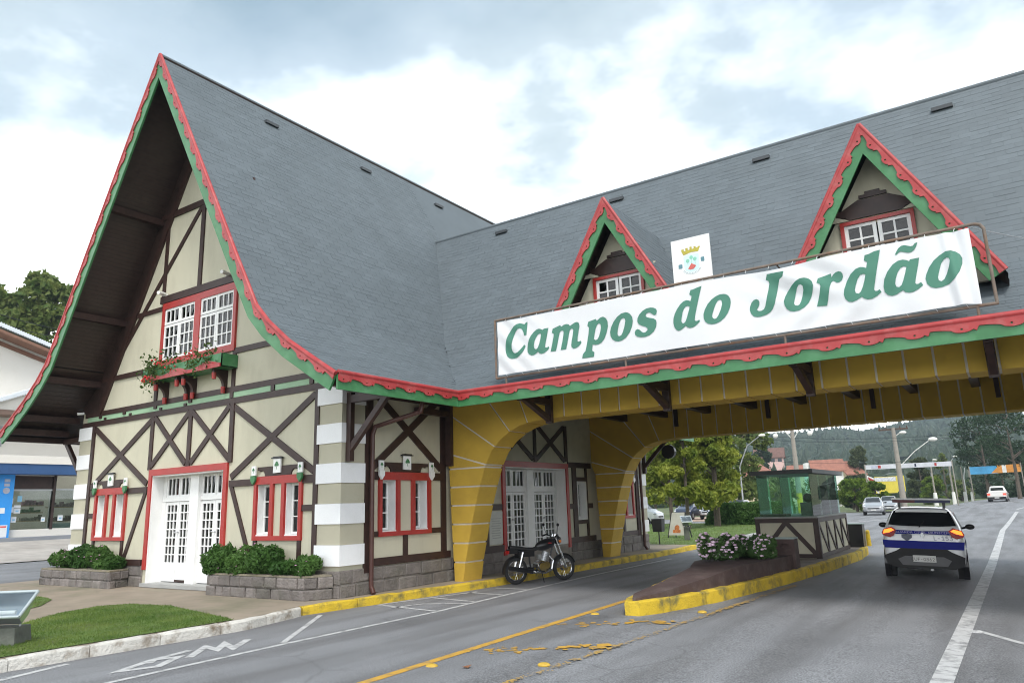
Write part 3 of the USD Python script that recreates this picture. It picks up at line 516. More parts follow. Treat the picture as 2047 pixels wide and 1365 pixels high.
# stone plinth: courses of rough blocks
def stones(par, fr, a0, a1, b0, b1, rows, L=0.42, d=0.05, taper=None, name='stone'):
    hs = np.full(rows, (b1 - b0) / rows); z = b0
    for r in range(rows):
        a = a0
        h = hs[r]
        while a < a1 - 1e-6:
            l = min(L * rng.uniform(.65, 1.4), a1 - a)
            if a1 - a - l < L * .35: l = a1 - a
            e = [rng.uniform(.004, .013) for _ in range(4)]; dd = d + rng.uniform(-.012, .014); q = MB(); ch = .02
            top = (lambda x: z + h) if taper is None else (lambda x: min(z + h, taper(x)))
            pts = [(a + e[0], z + e[1]), (a + l - e[2], z + e[3]), (a + l - e[2], top(a + l) - e[1]), (a + e[0], top(a) - e[0])]
            if min(pts[2][1], pts[3][1]) - z > .04:
                outer = [(x, y_, 0.0) for x, y_ in pts]; cx_, cy_ = np.mean([p_[0] for p_ in pts]), np.mean([p_[1] for p_ in pts])
                mid_ = [(x, y_, dd - ch) for x, y_ in pts]; inn = [(x + np.sign(cx_ - x) * ch * rng.uniform(.6, 1.6), y_ + np.sign(cy_ - y_) * ch * rng.uniform(.6, 1.6), dd + rng.uniform(-.006, .008)) for x, y_ in pts]
                V = fr.map(outer + mid_ + inn); Fq = [[k_, (k_ + 1) % 4, 4 + (k_ + 1) % 4, 4 + k_] for k_ in range(4)] + [[4 + k_, 4 + (k_ + 1) % 4, 8 + (k_ + 1) % 4, 8 + k_] for k_ in range(4)] + [[8, 9, 10, 11]]
                q.add(V, Fq, rng.uniform(0, 1)); q.build(name, stonem, par, tone=True)
            a += l
        z += h
q = MB(); FS.box(q, YF, YBK, .1, .64, .0, .022); FF.box(q, XL, CX - 1.6, .1, .64, .0, .022); FF.box(q, CX + 1.6, XW, .1, .64, 0, .022); base = q.build('stone_base', mortar, gate)
stones(base, FS, YF - .02, 15.45, .13, .65, 2, .5, .055); stones(base, FS, 18.87, YBK, .13, .65, 2, .5, .055); stones(base, FF, XL, CX - 1.6, .13, .64, 2, .5, .05); stones(base, FF, CX + 1.6, XW + .05, .13, .64, 2, .5, .05)

# roofs ------------------------------------------------------------------------
def slab(fn_top, us, vs, th, nrm):
    P, f = grid(fn_top, us, vs); return P, f
YE = 2 * YC - YB
def gslope(sg):
    m_, s_ = MB(), MB(); zz = [p[1] for p in PG]
    fine = []
    for (u0, z0), (u1, z1) in zip(PG[:-1], PG[1:]):
        n = max(1, int((z0 - z1) / .5)); fine += [(u0 + (u1 - u0) * k_ / n, z0 + (z1 - z0) * k_ / n) for k_ in range(n)]
    fine.append(PG[-1])
    for (u0, z0), (u1, z1) in zip(fine[:-1], fine[1:]):
        spans = [(YB, YE, YB, YE)] if sg < 0 or z0 >= 10.1 else [(YB, YC - vb(z0), YB, YC - vb(z1)), (YC + vb(z0), YE, YC + vb(z1), YE)]
        t = np.array([u1 - u0, z1 - z0]); t /= np.linalg.norm(t); nn = np.array([-t[1], t[0]]) * np.sign(-t[1])
        for ya0, ya1, yb0, yb1 in spans:
            m_.add([(CX + sg * u0, ya0, z0), (CX + sg * u0, ya1, z0), (CX + sg * u1, yb1, z1), (CX + sg * u1, yb0, z1)], [[0, 1, 2, 3]])
            s_.add([(CX + sg * (u0 - nn[0] * .09), ya0, z0 - nn[1] * .09), (CX + sg * (u0 - nn[0] * .09), ya1, z0 - nn[1] * .09), (CX + sg * (u1 - nn[0] * .09), yb1, z1 - nn[1] * .09), (CX + sg * (u1 - nn[0] * .09), yb0, z1 - nn[1] * .09)], [[0, 1, 2, 3]])
    return m_, s_
# soffit boards: bands across the slope
sofb = usdkit.material(stage, '/World/Looks/soffit_boards', {'g': ('geometry', {}), 's': ('separate_xyz', {}), 'k': ('math', {'math_type': 'multiply', 'value2': 11.0}), 'f': ('math', {'math_type': 'fraction'}),
    'r': ('rgb_ramp', {'ramp': [(0, (0.010, 0.006, 0.005)), (0.12, (0.026, 0.014, 0.011)), (0.9, (0.030, 0.017, 0.013)), (1, (0.02, 0.012, 0.009))]}), 'p': ('principled_bsdf', {'roughness': 0.38}), 'b': ('bump', {'strength': 0.5, 'distance': 0.01}), 'rb': ('rgb_ramp', {'ramp': [(0, (0, 0, 0)), (0.12, (1, 1, 1))]})},
    [('g.position', 's.vector'), ('s.z', 'k.value1'), ('k.value', 'f.value1'), ('f.value', 'r.fac'), ('f.value', 'rb.fac'), ('r.color', 'p.base_color'), ('rb.color', 'b.height'), ('b.normal', 'p.normal')], surface='p.BSDF')
gr, gs = gslope(1); gl, gsl = gslope(-1)
gr.add(*(lambda q_: (np.vstack(q_.v), np.vstack(q_.f)))(gl))
roofg = gr.build('roof', shing, gate, tone=True)
gs.add(*(lambda q_: (np.vstack(q_.v), np.vstack(q_.f)))(gsl)); gs.build('soffit', sofb, gate)
XE = 7.4
rb, sb_ = MB(), MB(); fineb = []
for (v0, z0), (v1, z1) in zip(PB[:-1], PB[1:]):
    n = max(1, int((z0 - z1) / .5)); fineb += [(v0 + (v1 - v0) * k_ / n, z0 + (z1 - z0) * k_ / n) for k_ in range(n)]
fineb.append(PB[-1])
for sg in (-1, 1):
    for (v0, z0), (v1, z1) in zip(fineb[:-1], fineb[1:]):
        q_ = [(CX + ug(z0), YC + sg * v0, z0), (XE, YC + sg * v0, z0), (XE, YC + sg * v1, z1), (CX + ug(z1), YC + sg * v1, z1)]
        rb.add(q_, [[0, 1, 2, 3]]); sb_.add([(x, y_, z - .10) for x, y_, z in q_], [[0, 1, 2, 3]])
roofb = rb.build('roof', shing, gate, tone=True); sb_.build('soffit', sofb, gate)

SH = []   # every shingle: 8 corners, tone
def shingle_face(prof_, mp, t0, t1, ok, L=0.145, W=0.33):
    pts = np.array(prof_[::-1], float); seg = np.linalg.norm(np.diff(pts, axis=0), axis=1); cum = np.concatenate([[0], np.cumsum(seg)])
    at = lambda s: np.array([np.interp(s, cum, pts[:, 0]), np.interp(s, cum, pts[:, 1])])
    for r, s0 in enumerate(np.arange(0, cum[-1] - .02, L)):
        p, q = at(s0), at(min(s0 + L * 1.12, cum[-1])); e = (q - p) / np.linalg.norm(q - p); n = np.array([e[1], -e[0]]); n = n * np.sign(n[1])
        off = (r % 2) * W / 2 + rng.uniform(-.02, .02); rt = rng.uniform(-.035, .035)
        for t in np.arange(t0 - off, t1, W):
            a_, b_ = max(t + .004, t0), min(t + W - .004, t1)
            if b_ - a_ < .05 or not ok((a_ + b_) / 2, p[1]): continue
            lift = rng.uniform(.005, .010); V = []
            for tt in (a_, b_):
                for (c_, hlo, hhi) in ((p, .001, lift), (q, .0005, .004)):
                    for hh in (hlo, hhi): c2 = c_ + n * hh; V.append(mp(tt, c2[0], c2[1]))
            SH.append((np.array(V), np.clip(.5 + rt + rng.normal(0, .16), 0, 1)))
shingle_face(PG, lambda t, h, z: (CX + h, t, z), YB + .02, 17.6, lambda t, z: (z > 10.05 or t < YC - vb(z) + .12))
shingle_face(PB, lambda t, h, z: (t, YC - h, z), -14.4, 5.2, lambda t, z: t > CX + ug(z) - .16)

# ridge caps
q = MB(); q.cyl((CX, YB + .02, 12.93), (CX, YE, 12.93), .07, n=10); q.build('ridge_cap', shing, roofg, tone=True); q = MB(); q.cyl((CX + ug(10.1), YC, 10.10), (XE, YC, 10.10), .06, n=10); q.build('ridge_cap', shing, roofb, tone=True)
ventm = M('dark_grey_vent', (.05, .056, .062), .5)
# little slot vents near the ridges
for y in (11.4, 15.0, 18.6): 
    z = 12.33; q = MB(); u = ug(z); q.hexa([(CX + u + a_, y + b_, z + c_) for a_, c_ in ((0, -.09), (.17, -.16)) for b_ in (0, .42) for c_ in (c_, c_ + .09)]) if 0 else q.box(CX + u + .0, CX + u + .13, y, y + .42, z - .10, z - .02); q.build('roof_vent', ventm, roofg)
for x in (-11.75, -7.95, -4.1, -.3):
    q = MB(); v = vb(9.75); q.box(x, x + .40, YC - v - .13, YC - v, 9.66, 9.74); q.build('roof_vent', ventm, roofb)

# trim boards with scallops
def offs(pts, w):
    pts = np.array(pts, float); t = np.gradient(pts, axis=0); d = np.diff(pts, axis=0); d /= np.linalg.norm(d, axis=1)[:, None]
    nr = np.column_stack([d[:, 1], -d[:, 0]]); out = []
    for k_ in range(len(pts)):
        a_ = nr[max(k_ - 1, 0)]; b_ = nr[min(k_, len(nr) - 1)]; mth = a_ + b_; mth /= np.linalg.norm(mth); out.append(pts[k_] + mth * (w if np.isscalar(w) else w[k_]) / max(mth @ a_, .3))
    return np.array(out)
def scal(t):
    t = t % 1.0
    if t < .42: return .45 + .55 * math.sqrt(max(0, 1 - ((t - .21) / .21) ** 2))
    if t < .50: return .45 + .45 * (t - .42) / .08
    if t < .54: return .90 - .9 * (t - .50) / .04
    return .02 + .43 * ((t - .54) / .46) ** 2
def dense(pts, step):
    ls = LineString(pts); n = max(2, int(ls.length / step)); return np.array([ls.interpolate(k_ / n, True).coords[0] for k_ in range(n + 1)]), ls.length
def trim(fr, pts, par, wg, wr, amp, period, d, clip=None, cap=.032, sub=True, holes=True):
    """pts: outer edge from top to foot in the wall plane; boards lie to the right of its direction reversed"""
    P, Ln = dense(pts, .018); s = np.linspace(0, Ln, len(P)); nper = max(1, round(Ln / period)); ph = s / Ln * nper
    G = Polygon(np.vstack([P, offs(P, wg)[::-1]])).buffer(0)
    Rr = Polygon(np.vstack([P, offs(P, wr + amp * np.array([scal(x) for x in ph]))[::-1]])).buffer(0)
    if holes:
        hp = offs(P, wr + amp * .35)
        for k_ in range(nper):
            j_ = int((k_ + .21) / nper * (len(P) - 1)); Rr = Rr.difference(Point(hp[j_]).buffer(.016, 4))
    if clip is not None: G, Rr = G.intersection(clip), Rr.intersection(clip)
    q = MB(); fr.poly(q, G, d - .045, d); q.build('green_board', greenm, par)
    q = MB(); fr.poly(q, Rr, d + .002, d + .026); q.build('scalloped_board', redtrim, par)
    q = MB(); cp_ = LineString(offs(np.array(pts, float), -.012)); cp_ = cp_ if clip is None else cp_.intersection(clip); q.tube([fr.pt(x, y_, d + .0) for x, y_ in cp_.coords], cap * 1.4, 10); q.build('red_capping', redtrim, par, smooth=40)
FBG = Frame((0, YB, 0), (1, 0, 0), (0, 0, 1), (0, -1, 0))
for sg in (1, -1):
    pts = [(CX + sg * u, z) for u, z in PG]
    if sg < 0: pts = pts[::-1]
    ext = pts
    clip = sbox(CX, 0, CX + 9, 14) if sg > 0 else sbox(CX - 9, 0, CX, 14)
    ex = [(CX - sg * .3, PG[0][1] + .3 * 1.704)] if False else []
    if sg > 0: trim(FBG, [(CX - .25, PG[0][1] + .426)] + pts, gate, .31, .06, .085, .56, 0.0, clip)
    else: trim(FBG, pts + [(CX + .25, PG[0][1] + .426)], gate, .31, .06, .085, .56, 0.0, clip)
# eaves fascias: along the side and along the bridge
FE = Frame((CX + 6.55, 0, 0), (0, 1, 0), (0, 0, 1), (1, 0, 0)); FBr = Frame((0, YC - 5.17, 0), (1, 0, 0), (0, 0, 1), (0, -1, 0))
YEV = YC - 5.17
trim(FE, [(YB + .04, 4.10), (YEV, 4.10)], gate, .29, .085, .075, .60, .02); trim(FBr, [(CX + 6.55, 4.10), (XE, 4.10)], gate, .29, .085, .075, .60, .02)
trim(FE, [(mir(YEV), 4.10), (YE, 4.10)], gate, .30, .095, .085, .60, .02, holes=False)
FBk = Frame((0, YC + 5.17, 0), (-1, 0, 0), (0, 0, 1), (0, 1, 0)); trim(FBk, [(-XE, 4.10), (-(CX + 6.55), 4.10)], gate, .30, .095, .085, .60, .02, holes=False)
FBB = Frame((0, YE, 0), (-1, 0, 0), (0, 0, 1), (0, 1, 0))
trim(FBB, [(-CX - 6.55, 4.10), (-CX - 6.05, 4.37), (-CX - 5.28, 4.84), (-CX - 4.67, 5.31), (-CX - 4.27, 5.71), (-CX - 3.65, 6.73), (-CX, 12.95)], gate, .31, .06, .085, .56, 0, holes=False)
trim(FBB, [(-CX + u, z) for u, z in PG], gate, .31, .06, .085, .56, 0, holes=False)
# purlins under the gable overhang
for sg in (1, -1):
    for z in (4.30, 4.62, 5.50, 7.06, 9.58):
        u = ug(z) - .10; q = MB(); q.box(CX + sg * u - .09, CX + sg * u + .09, YB + .05, YF + .05, z - .26, z - .09); q.build('purlin', brown, gate)
    u = 6.3; q = MB(); q.box(CX + sg * 6.40 - .05, CX + sg * 6.40 + .05, YB + .06, YE - .1 if sg < 0 else YEV + .3, 3.88, 4.02); q.build('eaves_beam', brown, gate)
# eaves soffit, flat boards from wall to fascia on the side and left
for (x0, x1, y0, y1) in ((XW, CX + 6.46, YB + .05, YEV), (CX - 6.46, XL, YB + .05, YE)):
    q = MB(); q.box(x0, x1, y0, y1, 4.20, 4.24) if 0 else q.box(x0, x1, y0, y0 + .001, 4.2, 4.24)
# corner brackets
def bracket(x0, sx, y, ztop, zfoot, reach, par=gate, w=.11, name='bracket'):
    q = MB(); q.box(min(x0, x0 + sx * .12), max(x0, x0 + sx * .12), y - w / 2, y + w / 2, zfoot, ztop + .08); q.box(min(x0, x0 + sx * reach), max(x0, x0 + sx * reach), y - w / 2 + .003, y + w / 2 - .003, ztop - .13, ztop + .02)
    fr = Frame((0, y, 0), (1, 0, 0), (0, 0, 1), (0, -1, 0)); fr.bar(q, (x0 + sx * .06, zfoot + .22), (x0 + sx * (reach - .08), ztop - .06), .115, -w / 2 + .006, w / 2 - .006); q.build(name, brown, par)
bracket(XW + .05, 1, 10.17, 3.98, 2.70, 1.15); bracket(XL - .05, -1, 10.17, 3.98, 2.70, 1.15); bracket(XW + .05, 1, mir(10.17), 3.98, 2.70, 1.15)
q = MB(); q.box(XW + .10, XW + .25, 13.14, 13.247, 2.68, 4.25); q.box(XW + .11, XW + .24, YEV + .06, 13.14, 3.80, 3.93); q.build('bracket', brown, gate)
# downpipes
for y, y2 in ((10.78, 11.15), (mir(10.60), mir(11.1))):
    q = MB(); q.tube([(CX + 6.30, y2, 3.86), (CX + 6.28, y2 - .05, 3.66), (XW + .14, y + .05, 3.42), (XW + .12, y, 3.25), (XW + .12, y, .28), (XW + .22, y - .03, .17)], .047, 12); q.build('downpipe', M('brown_pipe' if y < 12 else 'brown_pipe_b', (.075, .030, .024), .35, .15, 5), gate, smooth=40)
q = MB(); q.cyl((CX + 6.2, mir(10.17) - .05, 3.40), (CX + 6.2, mir(10.17) + .12, 3.40), .24, n=20); q.build('round_speaker', black, gate)

# the ochre arches of the bridge -------------------------------------------------
XR = 2 * -3.2 - XW - 0.0          # right foot, mirrored about the middle of the road
AX = (XW + XR) / 2
half = [(-10.38, .15), (-10.30, .6), (-10.20, 1.0), (-10.08, 1.5), (-9.95, 1.95), (-9.83, 2.3), (-9.70, 2.64), (-9.52, 2.95), (-9.28, 3.18), (-9.0, 3.35), (-8.73, 3.45), (-8.4, 3.51), (-8.0, 3.535)]
inner = half + [(2 * AX - x, z) for x, z in reversed(half)]
outerp = [(XW + .24, .15), (XW + .18, 1.2), (XW + .12, 2.6), (XW + .005, 2.9), (XW + .005, 4.60), (2 * AX - XW - .005, 4.60), (2 * AX - XW - .005, 2.7), (2 * AX - XW - .22, .15)]
arch = Polygon(outerp + inner[::-1])
def arch_pieces():
    cuts = []; full = sbox(XW - 1, 0, 2 * AX - XW + 1, 6); sc = lambda f_: [f_(1), f_(-1)]
    zs = [.15 + .41 * k_ for k_ in range(1, 7)]
    J = []
    for z in zs:
        if z < 2.72: J += [LineString([(XW - .5, z), (-9.2, z)]), LineString([(2 * AX + 9.2, z), (2 * AX - XW + .5, z)])]
    for ang, p_ in ((16, (-9.70, 2.66)), (33, (-9.44, 3.04)), (52, (-9.02, 3.34)), (70, (-8.55, 3.49))):
        d_ = np.array([-math.cos(math.radians(ang)), math.sin(math.radians(ang))])
        for s_ in (1, -1):
            a_ = np.array(p_) - d_ * .3; b_ = np.array(p_) + d_ * 3; J.append(LineString([a_, b_] if s_ > 0 else [(2 * AX - a_[0], a_[1]), (2 * AX - b_[0], b_[1])]))
    x = -8.05
    while x < 2 * AX + 8.1: J.append(LineString([(x, 3.2), (x, 5)])); x += .4275
    return unary_union([j_.buffer(.018, cap_style=2) for j_ in J])
JN = arch_pieces()
for y0, y1 in ((13.25, 13.93), (20.41, 21.09)):
    fr = Frame((0, y0, 0), (1, 0, 0), (0, 0, 1), (0, -1, 0)); q = MB(); fr.poly(q, arch.buffer(-.018), -(y1 - y0) + .02, -.02); core = q.build('arch', jointm, gate)
    for p_ in polys(arch.difference(JN)):
        q = MB(); fr.poly(q, p_, -(y1 - y0), 0.0); q.build('block', yellow, core)
# dark timber under the bridge: boards, joists, hangers
q = MB(); q.box(XW + .02, 2 * AX - XW, 13.94, 20.40, 4.50, 4.55); q.build('ceiling', soffm, gate)
for x in np.arange(-9.6, 3.6, 1.31):
    q = MB(); q.box(x - .09, x + .09, 13.94, 20.40, 4.14, 4.495); q.build('joist', brown, gate)
for y in (15.4, 17.1, 18.8): q = MB(); q.box(XW + .03, 2 * AX - XW, y - .08, y + .08, 4.22, 4.40); q.build('cross_beam', brown, gate)
for x in (-7.95, -5.30, -2.68, -.02, 2.6):
    q = MB(); y0 = 13.247; q.box(x - .07, x + .07, y0 - .10, y0, 3.42, 4.3); q.box(x - .06, x + .06, YEV + .06, y0 - .1, 3.80, 3.93); fr = Frame((x, 0, 0), (0, 1, 0), (0, 0, 1), (1, 0, 0)); fr.bar(q, (y0 - .08, 3.5), (YEV + .25, 3.84), .10, -.05, .05); q.box(x - .062, x + .062, YEV + .05, YEV + .14, 3.6, 3.93) if 0 else None
    q.build('eaves_bracket', brown, gate)
    q = MB(); y0 = 20.407; q.box(x - .05, x + .05, y0 - .09, y0, 3.85, 4.5); q.build('hanger', brown, gate)
# the far wing across the road, outside the picture: its side wall only
q = MB(); q.box(2 * AX - XW, XE - .4, YF + 1.5, YBK - 1.5, .1, 4.3); q.build('far_wing_wall', cream, gate)

# dormers ------------------------------------------------------------------------
YD = 12.90; SL = 1.77; ZA = 7.93
for cx_ in (-6.24, -1.31):
    fr = Frame((0, YD, 0), (1, 0, 0), (0, 0, 1), (0, -1, 0)); z0 = 4.98; hw = (ZA - z0) / SL
    wy = .50; wp = Polygon([(cx_ - hw + .15, z0), (cx_ + hw - .15, z0), (cx_, ZA - .38)]); wr_ = sbox(cx_ - .55, 5.35, cx_ + .55, 6.36)
    q = MB(); fr.poly(q, wp.difference(wr_.buffer(-.03)), -wy - .1, -wy); dm = q.build('dormer', cream, gate)
    q = MB(); fr.poly(q, ring(cx_ - .58, 5.30, cx_ + .58, 6.42, .06), -wy - .02, -wy + .05); q.build('window_frame', redm, dm)
    panes_grid(fr, dm, cx_ - .52, cx_ - .012, 5.36, 6.36, 2, 4, -wy - .03, .06, .03); panes_grid(fr, dm, cx_ + .012, cx_ + .52, 5.36, 6.36, 2, 4, -wy - .03, .06, .03)
    hb = unary_union([sbox(cx_ - .95, 6.50, cx_ + .95, 6.64), Polygon([(cx_ - .45, 6.45), (cx_ + .45, 6.45), (cx_ + .52, 6.64), (cx_ + .25, 6.78), (cx_ - .25, 6.78), (cx_ - .52, 6.64)]), sbox(cx_ - .22, 6.80, cx_ + .22, 6.86), sbox(cx_ - .12, 6.84, cx_ + .12, 6.91)]).intersection(wp.buffer(.05))
    q = MB(); fr.poly(q, hb, -wy - .003, -wy + .04); q.build('headboard', brown, dm)
    for s_ in (-1, 1):
        q = MB(); fr.poly(q, Polygon([(cx_ + s_ * .42, 6.44), (cx_ + s_ * .80, 6.44), (cx_ + s_ * .88, 6.50), (cx_ + s_ * .62, 6.54)]), -wy + .041, -wy + .05); q.build('scroll', cream, dm)
    for s_ in (-1, 1):
        rr, ss = MB(), MB(); zs = np.linspace(ZA, z0 - .05, 14)
        for za, zb_ in zip(zs[:-1], zs[1:]):
            ha, hb_ = (ZA - za) / SL, (ZA - zb_) / SL; ya, yb_ = YC - vb(za) + .05, YC - vb(zb_) + .05
            V = [(cx_ + s_ * ha, YD + .02, za), (cx_ + s_ * ha, max(ya, YD + .05), za), (cx_ + s_ * hb_, max(yb_, YD + .05), zb_), (cx_ + s_ * hb_, YD + .02, zb_)]
            rr.add(V, [[0, 1, 2, 3]]); ss.add([(x, y_, z - .10) for x, y_, z in V], [[0, 1, 2, 3]])
        rr.build('roof', shing, dm, tone=True); ss.build('soffit', sofb, dm)
        pts = [(cx_ + s_ * (-.2), ZA + .2 * SL), (cx_ + s_ * hw, z0)]; cl = sbox(cx_, 0, cx_ + 5, 9) if s_ > 0 else sbox(cx_ - 5, 0, cx_, 9)
        trim(fr, pts if s_ > 0 else pts[::-1], dm, .255, .065, .075, .39, 0, cl, .027)
        shingle_face([(0, ZA), (hw, z0)], lambda t, h, z, s__=s_, c__=cx_: (c__ + s__ * h, t, z), YD + .03, 17.0, lambda t, z: t < YC - vb(z) + .03)
# shingles: the 300 that show largest as parts, the rest joined
def px(p): d_ = np.asarray(p) - CAM; zc = d_ @ np.array(F_); return np.stack([d_ @ np.array(R_) / zc, d_ @ np.array(U_) / zc], -1), zc
ar = []
for V, _ in SH:
    q_, zc = px(V[[1, 3, 7, 5]]); x, y_ = q_[:, 0], q_[:, 1]; a_ = .5 * abs(np.dot(x, np.roll(y_, 1)) - np.dot(y_, np.roll(x, 1)))
    ok = (zc > 0).all() and (abs(x) < .70).all() and (abs(y_) < .465).all(); c_ = V.mean(0)
    hid = YEV - .05 < c_[1] < 13.6 and -8.6 < c_[0] < .1 and c_[2] < 5.5
    ar.append(a_ if ok and not hid else 0)
top = set(np.argsort(ar)[-300:].tolist()); rest = MB()
for k_, (V, tn) in enumerate(SH):
    if k_ in top: MB().hexa(V, tn).build('shingle', shing, roofg if V[:, 0].min() < -9.5 else roofb, tone=True)
    else: rest.hexa(V, tn)
rest.build('shingles', shing, gate, tone=True, kind='stuff')
